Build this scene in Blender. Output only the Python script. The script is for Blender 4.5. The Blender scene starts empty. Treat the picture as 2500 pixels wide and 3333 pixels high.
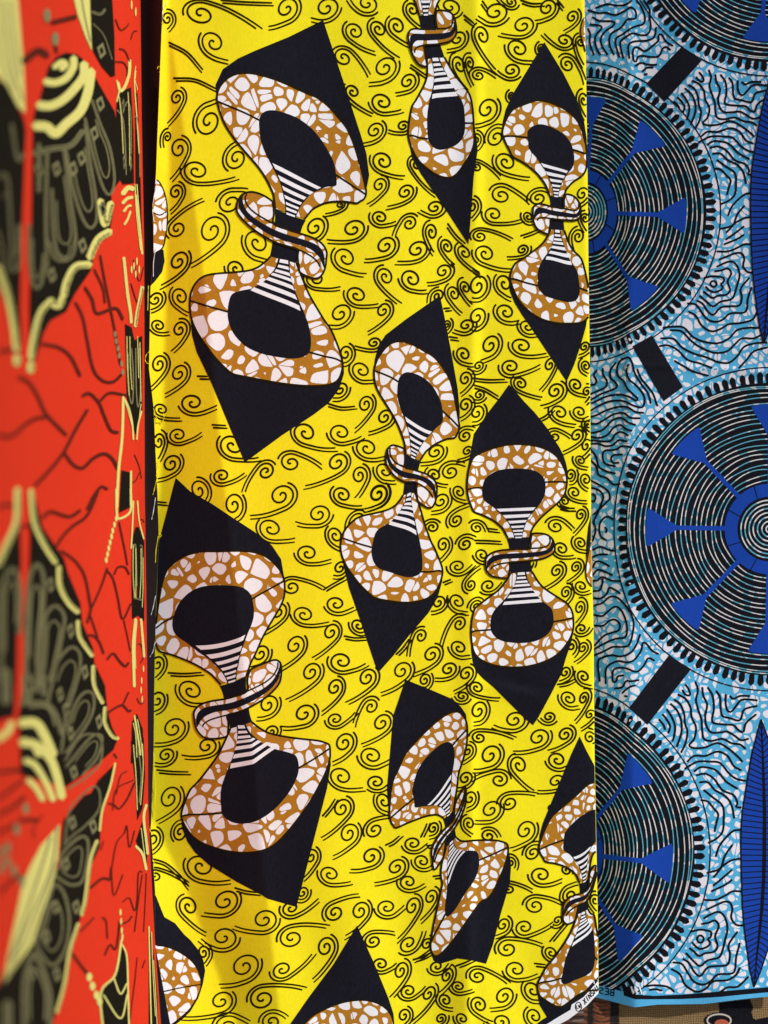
import bpy, math, random
import numpy as np
from mathutils import Vector, geometry

# ---------------------------------------------------------------- camera, world, sun, exposure
SC = bpy.context.scene
R = math.radians
U = 0.00042          # metres on the cloth for one photo pixel
DIST = 2500.0        # distance of the yellow cloth from the camera, same unit
CAMZ = 1.45
cam_d = bpy.data.cameras.new('camera'); cam = bpy.data.objects.new('camera', cam_d)
SC.collection.objects.link(cam); SC.camera = cam
cam.location = (0, 0, CAMZ); cam.rotation_euler = (R(90), 0, 0)
cam_d.sensor_fit = 'HORIZONTAL'; cam_d.sensor_width = 36; cam_d.lens = 36
cam_d.clip_start = 0.02; cam_d.clip_end = 200
cam_d.dof.use_dof = True; cam_d.dof.focus_distance = DIST * U; cam_d.dof.aperture_fstop = 2.1
SUN_AZ, SUN_EL = 50, 36
world = bpy.data.worlds.new('World'); SC.world = world; world.use_nodes = True
wn = world.node_tree.nodes; wl = world.node_tree.links
bg = wn['Background']; sky = wn.new('ShaderNodeTexSky'); sky.sky_type = 'NISHITA'; sky.sun_disc = False
sky.sun_elevation = R(SUN_EL); sky.sun_rotation = R(180 - SUN_AZ)
wl.new(sky.outputs[0], bg.inputs[0]); bg.inputs[1].default_value = 0.13
sun_d = bpy.data.lights.new('sun', 'SUN'); sun = bpy.data.objects.new('sun', sun_d); SC.collection.objects.link(sun)
sun_d.energy = 3.6; sun_d.angle = R(0.5); sun_d.color = (1, 0.98, 0.945)
a, e = R(SUN_AZ), R(SUN_EL)
sun.rotation_euler = Vector((math.sin(a)*math.cos(e), -math.cos(a)*math.cos(e), math.sin(e))).to_track_quat('Z', 'Y').to_euler()
sun.location = (2, -2, 3)
SC.view_settings.view_transform = 'Standard'; SC.view_settings.look = 'None'
SC.view_settings.exposure = 0.12; SC.view_settings.gamma = 1
random.seed(7); RNG = np.random.default_rng(7)
COL = SC.collection

# ---------------------------------------------------------------- materials
def new_mat(name):
    m = bpy.data.materials.new(name); m.use_nodes = True
    nt = m.node_tree; return m, nt.nodes, nt.links, nt.nodes['Principled BSDF']
def weave(N, L, b, strength=0.25, thread=2600.0, scale=1.0):
    """fine plain weave: relief from two crossed waves"""
    tc = N.new('ShaderNodeTexCoord')
    w1 = N.new('ShaderNodeTexWave'); w2 = N.new('ShaderNodeTexWave')
    w1.bands_direction = 'X'; w2.bands_direction = 'Z'
    for w in (w1, w2):
        w.inputs['Scale'].default_value = thread/6.283*scale; w.inputs['Distortion'].default_value = 1.2
        L.new(tc.outputs['Object'], w.inputs['Vector'])
    ad = N.new('ShaderNodeMath'); ad.operation = 'MULTIPLY'
    L.new(w1.outputs['Fac'], ad.inputs[0]); L.new(w2.outputs['Fac'], ad.inputs[1])
    n = N.new('ShaderNodeTexNoise'); n.inputs['Scale'].default_value = 900; n.inputs['Detail'].default_value = 3
    L.new(tc.outputs['Object'], n.inputs['Vector'])
    a2 = N.new('ShaderNodeMath'); a2.operation = 'ADD'
    L.new(ad.outputs[0], a2.inputs[0]); L.new(n.outputs['Fac'], a2.inputs[1])
    bp = N.new('ShaderNodeBump'); bp.inputs['Strength'].default_value = strength; bp.inputs['Distance'].default_value = 0.0004
    L.new(a2.outputs[0], bp.inputs['Height']); L.new(bp.outputs[0], b.inputs['Normal'])
    return tc
def vary(N, L, tc, col, amt, sc=420.0, det=4.0):
    """cotton yarn unevenness: colour times 1 +- amt"""
    n = N.new('ShaderNodeTexNoise'); n.inputs['Scale'].default_value = sc; n.inputs['Detail'].default_value = det
    mp = N.new('ShaderNodeMapping'); mp.inputs['Scale'].default_value = (1, 1, 0.45)
    L.new(tc.outputs['Object'], mp.inputs['Vector']); L.new(mp.outputs[0], n.inputs['Vector'])
    r = N.new('ShaderNodeMapRange'); r.inputs['From Min'].default_value = 0.3; r.inputs['From Max'].default_value = 0.7
    r.inputs['To Min'].default_value = 1-amt; r.inputs['To Max'].default_value = 1+amt
    L.new(n.outputs['Fac'], r.inputs['Value'])
    v = N.new('ShaderNodeVectorMath'); v.operation = 'SCALE'
    if isinstance(col, tuple): v.inputs[0].default_value = col
    else: L.new(col, v.inputs[0])
    L.new(r.outputs[0], v.inputs['Scale'])
    return v.outputs[0]
def cloth_mat(name, col, amt=0.05, rough=0.85, spec=0.04, strength=0.25):
    m, N, L, b = new_mat(name)
    tc = weave(N, L, b, strength)
    L.new(vary(N, L, tc, col, amt), b.inputs['Base Color'])
    b.inputs['Roughness'].default_value = rough; b.inputs['Specular IOR Level'].default_value = spec
    return m
def dash_mat(name, c1, c2, sc):
    m, N, L, b = new_mat(name)
    tc = weave(N, L, b, 0.2)
    n = N.new('ShaderNodeTexNoise'); n.inputs['Scale'].default_value = sc; n.inputs['Detail'].default_value = 1; L.new(tc.outputs['Object'], n.inputs['Vector'])
    mr = N.new('ShaderNodeMapRange'); mr.inputs['From Min'].default_value = 0.485; mr.inputs['From Max'].default_value = 0.51; L.new(n.outputs['Fac'], mr.inputs['Value'])
    mc = N.new('ShaderNodeMix'); mc.data_type = 'RGBA'; L.new(mr.outputs[0], mc.inputs[0]); mc.inputs[6].default_value = (*c1, 1); mc.inputs[7].default_value = (*c2, 1)
    L.new(mc.outputs[2], b.inputs['Base Color']); b.inputs['Roughness'].default_value = 0.85; b.inputs['Specular IOR Level'].default_value = 0.05
    return m

M_YEL = cloth_mat('yellow_cotton', (0.84, 0.73, 0.014), 0.045)
M_INK = cloth_mat('navy_black_ink', (0.0105, 0.0105, 0.0165), 0.22, 0.8, 0.03, 0.5)
M_LINE = cloth_mat('brown_black_ink', (0.019, 0.0125, 0.003), 0.15, 0.85, 0.02)
M_WHITE = cloth_mat('white_cotton', (0.80, 0.80, 0.82), 0.03)
M_RING = cloth_mat('ochre_ink', (0.41, 0.178, 0.016), 0.10)
M_CYAN = cloth_mat('cyan_cotton', (0.085, 0.39, 0.63), 0.05)
M_PALE = cloth_mat('pale_lilac_cotton', (0.72, 0.70, 0.76), 0.04)
M_BINK = cloth_mat('blue_cloth_black_ink', (0.0085, 0.0088, 0.0125), 0.2, 0.8, 0.02, 0.4)
M_ROYAL = cloth_mat('royal_blue_ink', (0.010, 0.052, 0.34), 0.06)
M_DASH = dash_mat('dashed_ring_ink', (0.105, 0.36, 0.47), (0.66, 0.65, 0.64), 75)
M_HEM = cloth_mat('cyan_hem', (0.085, 0.39, 0.66), 0.04)
M_RED = cloth_mat('red_cotton', (0.63, 0.034, 0.014), 0.05)
M_RBLK = cloth_mat('warm_black_ink', (0.011, 0.009, 0.007), 0.2, 0.85, 0.02)
M_CREAM = cloth_mat('cream_yellow_ink', (0.64, 0.59, 0.18), 0.06)
M_OLIVE = cloth_mat('olive_ink', (0.21, 0.195, 0.095), 0.15)
M_VEIN = cloth_mat('maroon_ink', (0.085, 0.014, 0.010), 0.15)
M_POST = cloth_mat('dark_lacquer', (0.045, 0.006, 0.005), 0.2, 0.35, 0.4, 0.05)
M_WALL = cloth_mat('dark_backing', (0.014, 0.006, 0.005), 0.2)

# ---------------------------------------------------------------- geometry helpers
def interp(pts):
    ys = np.array([p[0] for p in pts], float); xs = np.array([p[1] for p in pts], float)
    return lambda y: np.interp(y, ys, xs)
def ramp(t, w=9.0):
    t = np.asarray(t, float)
    return np.where(t < -w, 0, np.where(t > w, t, (t+w)**2/(4*w)))
class Sheet:
    """a hanging cloth: h(x, y) = how far its surface stands in front of the yellow cloth's plane"""
    def __init__(s, h, clampf): s.h = h; s.clampf = clampf
    def at(s, xy, off=0.0):
        xy = np.asarray(xy, float); x, y = xy[:, 0], xy[:, 1]
        d = DIST - s.h(x, y) - off
        k = d/DIST*U
        return np.stack([(x-1250)*k, d*U, -(y-1666.5)*k + CAMZ], 1)
def mesh_obj(name, co, faces, mat, parent=None, smooth=True):
    me = bpy.data.meshes.new(name); me.from_pydata([tuple(c) for c in co], [], faces); me.materials.append(mat)
    if smooth: me.polygons.foreach_set('use_smooth', [True]*len(me.polygons))
    o = bpy.data.objects.new(name, me); COL.objects.link(o)
    if parent is not None: o.parent = parent
    return o
def resample(p, step, closed=False):
    p = np.asarray(p, float)
    if closed: p = np.vstack([p, p[:1]])
    d = np.hypot(*np.diff(p, axis=0).T); keep = np.r_[True, d > 1e-6]; p = p[keep]; d = d[d > 1e-6]
    s = np.r_[0, np.cumsum(d)]; n = max(2, int(math.ceil(s[-1]/step))+1)
    t = np.linspace(0, s[-1], n); q = np.stack([np.interp(t, s, p[:, 0]), np.interp(t, s, p[:, 1])], 1)
    return q[:-1] if closed else q
def smooth_line(p, closed=False, k=8):
    """Catmull-Rom through traced points"""
    p = np.asarray(p, float)
    if len(p) < 3: return p
    e = np.vstack([p[-1:], p, p[:2]]) if closed else np.vstack([2*p[0]-p[1], p, 2*p[-1]-p[-2]])
    out = []
    for i in range(len(e)-3):
        a, b, c, d = e[i:i+4]; t = np.linspace(0, 1, k, endpoint=False)[:, None]
        out.append(0.5*((2*b)+(c-a)*t+(2*a-5*b+4*c-d)*t*t+(3*b-a-3*c+d)*t**3))
    q = np.vstack(out)
    return q if closed else np.vstack([q, p[-1:]])
def dense(p, closed=True, step=9):
    """keep the corners, add points along the edges"""
    return resample_keep(p, step, closed)
def resample_keep(p, step, closed):
    p = np.asarray(p, float); q = []
    n = len(p) if closed else len(p)-1
    for i in range(n):
        a, b = p[i], p[(i+1) % len(p)]; m = max(1, int(math.ceil(np.hypot(*(b-a))/step)))
        q.append(a+(b-a)*np.linspace(0, 1, m, endpoint=False)[:, None])
    if not closed: q.append(p[-1:])
    return np.vstack(q)
class Acc:
    """collects flat shapes that become one mesh"""
    def __init__(s): s.xy = []; s.f = []; s.n = 0
    def add(s, xy, f):
        xy = np.asarray(xy, float)
        s.xy.append(xy); s.f += [tuple(i+s.n for i in q) for q in f]; s.n += len(xy)
    def fill(s, poly, step=8.0, clamp=None):
        poly = dense(poly, True, step)
        if clamp is not None: poly = clamp(poly)
        keep = np.hypot(*(poly-np.roll(poly, 1, 0)).T) > 0.3; poly = poly[keep]
        if len(poly) < 3: return
        lo, hi = poly.min(0), poly.max(0)
        if hi[0]-lo[0] < 1.5 or hi[1]-lo[1] < 1.5: return
        gx = np.arange(lo[0]+step*0.5, hi[0], step); gy = np.arange(lo[1]+step*0.5, hi[1], step)
        pts = [tuple(p) for p in poly]
        if len(gx) and len(gy):
            G = np.array([(x+(step/2 if j % 2 else 0), y) for j, y in enumerate(gy) for x in gx])
            # inside test and distance from the outline
            x1, y1 = poly[:, 0], poly[:, 1]; x2, y2 = np.roll(x1, -1), np.roll(y1, -1)
            c = (y1 > G[:, 1:2]) != (y2 > G[:, 1:2])
            with np.errstate(divide='ignore', invalid='ignore'):
                xi = (x2-x1)*(G[:, 1:2]-y1)/(y2-y1)+x1
            ins = (np.sum(c & (G[:, 0:1] < xi), 1) % 2) == 1
            G = G[ins]
            if len(G):
                dm = np.min(np.hypot(G[:, 0:1]-x1, G[:, 1:2]-y1), 1); G = G[dm > step*0.55]
            pts += [tuple(g) for g in G]
        n = len(poly)
        r = geometry.delaunay_2d_cdt([Vector(p) for p in pts], [(i, (i+1) % n) for i in range(n)], [list(range(n))], 1, 1e-4)
        fs = []
        V = np.array([tuple(v) for v in r[0]])
        for f in r[2]:
            p = V[list(f)]
            ar = sum(p[i][0]*p[(i+1) % len(p)][1]-p[(i+1) % len(p)][0]*p[i][1] for i in range(len(p)))
            fs.append(tuple(f) if ar < 0 else tuple(reversed(f)))
        s.add(V, fs)
    def stroke(s, p, w, step=6.0, clamp=None, closed=False, taper=0.0):
        q = resample(p, step, closed)
        if closed: q = np.vstack([q, q[:1]])
        if len(q) < 2: return
        if clamp is not None:
            ok = np.hypot(*(clamp(q)-q).T) < 1e-6
            idx = np.where(ok)[0]
            if len(idx) < 2: return
            for run in np.split(idx, np.where(np.diff(idx) > 1)[0]+1):
                if len(run) > 1: s._rib(q[run], w, taper)
            return
        s._rib(q, w, taper)
    def _rib(s, q, w, taper):
        t = np.gradient(q, axis=0); t /= np.maximum(np.hypot(*t.T), 1e-9)[:, None]
        nrm = np.stack([t[:, 1], -t[:, 0]], 1); hw = np.full(len(q), w/2.0)
        if taper: hw *= 1-taper*np.linspace(0, 1, len(q))**3
        a, b = q+nrm*hw[:, None], q-nrm*hw[:, None]
        c0, c1 = q[0]-t[0]*hw[0]*0.8, q[-1]+t[-1]*hw[-1]*0.8
        n = len(q); xy = np.vstack([a, b, [c0], [c1]])
        f = [(i, i+1, n+i+1, n+i) for i in range(n-1)]+[(0, n, 2*n), (n-1, 2*n+1, 2*n-1)]
        s.add(xy, f)
    def build(s, name, sheet, off, mat, parent):
        if not s.n: return None
        return mesh_obj(name, sheet.at(np.vstack(s.xy), off), s.f, mat, parent)
def FILL(name, sheet, poly, off, mat, parent, step=8.0):
    A = Acc(); A.fill(poly, step, sheet.clampf); return A.build(name, sheet, off, mat, parent)
def STROKE(name, sheet, p, w, off, mat, parent, closed=False, sm=True, taper=0.0, step=6.0):
    A = Acc(); q = smooth_line(p, closed) if sm else np.asarray(p, float)
    A.stroke(q, w, step, sheet.clampf, closed, taper); return A.build(name, sheet, off, mat, parent)
def tag(o, label=None, cat=None, group=None, kind=None):
    for k, v in (('label', label), ('category', cat), ('group', group), ('kind', kind)):
        if v: o[k] = v
    return o
def grid(name, sheet, xs, ys, mat, parent=None, lift=0.0):
    """xs: (rows, cols) photo x, ys the same"""
    r, c = xs.shape
    co = sheet.at(np.stack([xs.ravel(), ys.ravel()], 1), lift)
    f = [(i*c+j, (i+1)*c+j, (i+1)*c+j+1, i*c+j+1) for i in range(r-1) for j in range(c-1)]
    return mesh_obj(name, co, f, mat, parent)
def parse(txt):
    return [[float(v) for v in ln.split()[:5]]+[ln.split()[5]]+[float(v) for v in ln.split()[6:]] for ln in txt.strip().split('\n') if ln.strip()]
def polys(txt, sc, bx, by):
    """one polyline per line: optional 'wN' width, then x,y pairs"""
    out = []
    for ln in txt.strip().split('\n'):
        w = None; pts = []
        for t in ln.split():
            if t[0] == 'w': w = float(t[1:])/sc
            else: x, y = t.split(','); pts.append((bx+float(x)/sc, by+float(y)/sc))
        if pts: out.append((w, np.array(pts)))
    return out

def inside(G, poly):
    x1, y1 = poly[:, 0], poly[:, 1]; x2, y2 = np.roll(x1, -1), np.roll(y1, -1)
    c = (y1 > G[:, 1:2]) != (y2 > G[:, 1:2])
    with np.errstate(divide='ignore', invalid='ignore'): xi = (x2-x1)*(G[:, 1:2]-y1)/(y2-y1)+x1
    return (np.sum(c & (G[:, 0:1] < xi), 1) % 2) == 1
def cut_half(p, c, n, gap):
    """part of the polygon p on the +n side of the line through c, kept gap away from it"""
    d = (p-c) @ n-gap; out = []
    for i in range(len(p)):
        a, b, da, db = p[i], p[(i+1) % len(p)], d[i], d[(i+1) % len(p)]
        if da >= 0: out.append(a)
        if da*db < 0: out.append(a+(b-a)*da/(da-db))
    return np.array(out)
def round_off(p, k=2):
    for _ in range(k): p = np.stack([p*0.76+np.roll(p, -1, 0)*0.24, p*0.24+np.roll(p, -1, 0)*0.76], 1).reshape(-1, 2)
    return p
def pebble_shapes(lo, hi, sp, gap, keep, crack=0.3, var=(0.42, 1.38), small=0.27):
    """rounded wax-resist pebbles: cells round scattered points, drawn in and rounded off"""
    lo = np.array(lo, float)-sp*2; hi = np.array(hi, float)+sp*2
    pts = np.zeros((0, 2)); rad = np.zeros(0); cell = {}
    n = int((hi-lo).prod()/(sp*sp)*9)
    for q in lo+RNG.random((n, 2))*(hi-lo):
        r = sp*RNG.uniform(*var); key = (int(q[0]//(sp*1.4)), int(q[1]//(sp*1.4))); ok = True
        for a_ in (-1, 0, 1):
            for b_ in (-1, 0, 1):
                for (p, pr) in cell.get((key[0]+a_, key[1]+b_), ()):
                    if (p[0]-q[0])**2+(p[1]-q[1])**2 < ((r+pr)/2)**2: ok = False; break
        if ok: cell.setdefault(key, []).append((q, r))
    P = np.array([p for v_ in cell.values() for p, _ in v_])
    tri = geometry.delaunay_2d_cdt([Vector(p) for p in P], [], [], 0, 1e-5)
    V = np.array([tuple(v_) for v_ in tri[0]]); inc = [[] for _ in V]
    for f in tri[2]:
        a_, b_, c_ = V[f[0]], V[f[1]], V[f[2]]
        d = 2*(a_[0]*(b_[1]-c_[1])+b_[0]*(c_[1]-a_[1])+c_[0]*(a_[1]-b_[1]))
        if abs(d) < 1e-6: continue
        s2 = (a_@a_, b_@b_, c_@c_)
        cc = np.array([(s2[0]*(b_[1]-c_[1])+s2[1]*(c_[1]-a_[1])+s2[2]*(a_[1]-b_[1]))/d, (s2[0]*(c_[0]-b_[0])+s2[1]*(a_[0]-c_[0])+s2[2]*(b_[0]-a_[0]))/d])
        for i in f: inc[i].append(cc)
    out = []
    for i, cs in enumerate(inc):
        if len(cs) < 4 or not keep(V[i:i+1])[0]: continue
        cs = np.array(cs); c = cs.mean(0); cs = cs[np.argsort(np.arctan2(*(cs-c).T[::-1]))]
        dd = np.hypot(*(cs-c).T)
        if dd.max() > sp*2.2: continue
        g = gap*RNG.uniform(0.7, 1.3)
        if RNG.random() < small: g += sp*RNG.uniform(0.08, 0.26)
        parts = [cs]
        if dd.mean() > sp*0.52 and RNG.random() < crack:
            an = RNG.uniform(0, math.pi); nv = np.array([math.cos(an), math.sin(an)]); o_ = c+nv*RNG.uniform(-.2, .2)*sp
            parts = [cut_half(cs, o_, nv, -g+1.0), cut_half(cs, o_, -nv, -g+1.0)]
        for p in parts:
            if len(p) < 3: continue
            m = p.mean(0)
            for k in range(len(p)):       # draw every side in by g
                pass
            q = p
            for k in range(len(p)):
                e0, e1 = p[k], p[(k+1) % len(p)]; t = e1-e0; L_ = np.hypot(*t)
                if L_ < 1e-6: continue
                nv = np.array([-t[1], t[0]])/L_
                if (m-e0) @ nv < 0: nv = -nv
                q = cut_half(q, e0, nv, g)
                if len(q) < 3: break
            if len(q) < 3: continue
            q = round_off(q); sz = q.max(0)-q.min(0)
            if sz.min() < 4: continue
            q = q+RNG.normal(0, 0.35, q.shape); out.append(q)
    return out
def clipped(poly, ring):
    """triangulated overlap of a pebble with the ring outline"""
    ccw = lambda p: p if np.sum(p[:, 0]*np.roll(p[:, 1], -1)-np.roll(p[:, 0], -1)*p[:, 1]) > 0 else p[::-1]
    poly = ccw(resample_keep(poly, 8, True)); ring = ccw(ring); n, m = len(poly), len(ring)
    lo, hi = poly.min(0), poly.max(0)
    gx, gy = np.meshgrid(np.arange(lo[0]+5, hi[0], 9), np.arange(lo[1]+5, hi[1], 9)); G = np.stack([gx.ravel(), gy.ravel()], 1)
    G = G[inside(G, poly)] if len(G) else G
    pts = [Vector(p) for p in np.vstack([poly, ring, G])]
    r = geometry.delaunay_2d_cdt(pts, [], [list(range(n)), list(range(n, n+m))], 1, 1e-4)
    V = np.array([tuple(v_) for v_ in r[0]]); C_ = np.array([V[list(f)].mean(0) for f in r[2]])
    if not len(C_): return None
    k_ = inside(C_, poly) & inside(C_, ring); fs = [f for f, o_ in zip(r[2], k_) if o_]
    if not fs: return None
    used = sorted({i for f in fs for i in f}); mp = {u_: k for k, u_ in enumerate(used)}
    return V[used], [tuple(mp[i] for i in f) for f in fs]
def pebbles(sheet, ring, hole, sp, off, mat, parent, gap=3.9):
    """pebbles inside the outline ring, leaving out those wholly under the panel hole"""
    ring = resample(ring, 9, True); hl = None if hole is None else np.asarray(hole)
    if sheet.clampf is not None: ring = sheet.clampf(ring)
    ring = ring[np.hypot(*(ring-np.roll(ring, 1, 0)).T) > 0.4]
    if len(ring) < 4 or (ring.max(0)-ring.min(0)).min() < 3: return
    for q in pebble_shapes(ring.min(0), ring.max(0), sp, gap, lambda c: np.array([True])):
        if not inside(q, ring).any(): continue
        if hl is not None and inside(q, hl).all(): continue
        if inside(q, ring).all():
            A = Acc(); A.fill(q, 8, sheet.clampf); A.build('pebble', sheet, off, mat, parent)
        else:
            r = clipped(q, ring)
            if r is None: continue
            A = Acc(); A.add(*r); A.build('pebble', sheet, off, mat, parent)

# ---------------------------------------------------------------- structure behind the cloths
def slab(name, x0, x1, y0, y1, h0, thick, mat):
    """a plain vertical board standing h0 in front of (+) / behind (-) the yellow cloth's plane"""
    S = Sheet(lambda x, y: np.full(np.shape(x), float(h0)), None); B = Sheet(lambda x, y: np.full(np.shape(x), float(h0-thick)), None)
    q = np.array([(x0, y0), (x1, y0), (x1, y1), (x0, y1)], float)
    co = np.vstack([S.at(q), B.at(q)])
    return mesh_obj(name, co, [(0, 1, 2, 3), (7, 6, 5, 4), (0, 4, 5, 1), (1, 5, 6, 2), (2, 6, 7, 3), (3, 7, 4, 0)], mat, None, False)
tag(slab('wall', -1500, 4200, -1200, 4600, -420, 60, M_WALL), kind='structure')

# ---------------------------------------------------------------- yellow cloth
XL = interp([(-60, 530), (0, 530), (225, 521), (450, 512), (560, 508), (700, 498), (830, 500), (935, 490), (1200, 485), (1325, 500), (1600, 512), (1750, 517), (2000, 507), (2250, 502), (2450, 500), (2700, 491), (2900, 505), (3050, 503), (3333, 525), (3500, 532)])
XR = interp([(-60, 1902), (0, 1902), (200, 1907), (550, 1912), (850, 1915), (1200, 1920), (1800, 1925), (2050, 1932), (2450, 1935), (2950, 1945), (3200, 1948), (3500, 1950)])
YB = interp([(400, 3430), (1720, 3375), (1800, 3345), (1850, 3319), (1910, 3274), (1947, 3234), (1960, 3225)])
L2 = interp([(0, 525), (150, 560), (830, 655), (1630, 735), (1950, 770), (2250, 797), (2515, 830), (2775, 852), (3210, 900), (3450, 920)])
L1 = interp([(0, 200), (2560, 470), (2670, 500), (2900, 610), (3200, 720), (3450, 815)])
L0 = interp([(0, 546), (550, 550), (830, 541), (1300, 532), (1600, 520), (1700, 506), (1800, 480), (3500, 300)])
def h_yel(x, y):
    x = np.asarray(x, float); y = np.asarray(y, float)
    sl = np.interp(y, [0, 1500, 2400, 3400], [0.36, 0.39, 0.38, 0.37])
    h = -sl*ramp(L2(y)-x, 6)+sl*ramp(L1(y)-x)+0.75*ramp(L0(y)-x, 10)+50*np.clip(1-y/1500.0, 0, 2)**2
    # pleat line right of the middle, then the rounded right edge
    fold = 1538+4*np.sin(y/330.0)-0.008*(y-1600)
    h = h+0.17*ramp(x-(fold-62), 22)-0.17*ramp(x-fold, 8)-10*0.5*(1+np.tanh((x-fold-14)/15.0))
    t = np.maximum(0, x-(XR(y)-13)); h = h-0.02*t*t
    # the cloth hangs in long soft waves; puckers near the bottom
    h = h+3.2*np.sin(x/97.0+y/800.0)+2.4*np.sin(x/61.0-y/520.0+1.0)+2.0*np.sin(y/240.0+x/400.0)
    low = np.clip((y-2250)/700.0, 0, 1)
    h = h+low*(3.5*np.sin((x-0.35*y)/52.0)+2.0*np.sin((x+0.5*y)/38.0))
    # one short crease across the black tip right of the middle
    u = (x-1680)*0.98+(y-2238)*0.2; v = -(x-1680)*0.2+(y-2238)*0.98
    h = h+5*np.exp(-(u/85)**2)*np.tanh(v/9.0)*np.exp(-(v/42)**2)
    return h
def clamp_yel(p):
    p = np.array(p, float); p[:, 0] = np.clip(p[:, 0], XL(p[:, 1])+0.5, XR(p[:, 1])-0.5)
    p[:, 1] = np.clip(p[:, 1], -45, YB(p[:, 0])); return p
YEL = Sheet(h_yel, clamp_yel)
v = np.linspace(0, 1, 520)[:, None]; u = np.linspace(0, 1, 250)[None, :]
ys = -45+v*(3430+45)+0*u
for _ in range(3):
    xs = XL(ys)+(XR(ys)-XL(ys))*u; ys = -45+v*(YB(xs)+45)
yellow = grid('yellow_cloth', YEL, xs, ys, M_YEL)
tag(yellow, 'bright yellow cotton cloth printed with black hourglass knots and curled strokes, hanging in the middle', 'cloth')
# turned-back right and left edges give the cloth its thickness
def turned(name, sheet, xf, y0, y1, dirn, mat, parent, deep=40):
    yy = np.linspace(y0, y1, 260); rows = []
    for k, (dx, dh) in enumerate(((0, 0), (0.4, 3), (-0.5, 14), (-10, deep))):
        x = xf(yy); p = np.stack([x, yy], 1); hh = sheet.h(x, yy)
        d = DIST-hh+dh; kk = d/DIST*U
        rows.append(np.stack([(x+dirn*dx-1250)*kk, d*U, -(yy-1666.5)*kk+CAMZ], 1))
    n = len(yy); co = np.vstack(rows)
    f = [(r*n+i, r*n+i+1, (r+1)*n+i+1, (r+1)*n+i) for r in range(3) for i in range(n-1)]
    return mesh_obj(name, co, f, mat, parent)
turned('turned_edge', YEL, XR, -45, 3230, 1, M_YEL, yellow)

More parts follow.
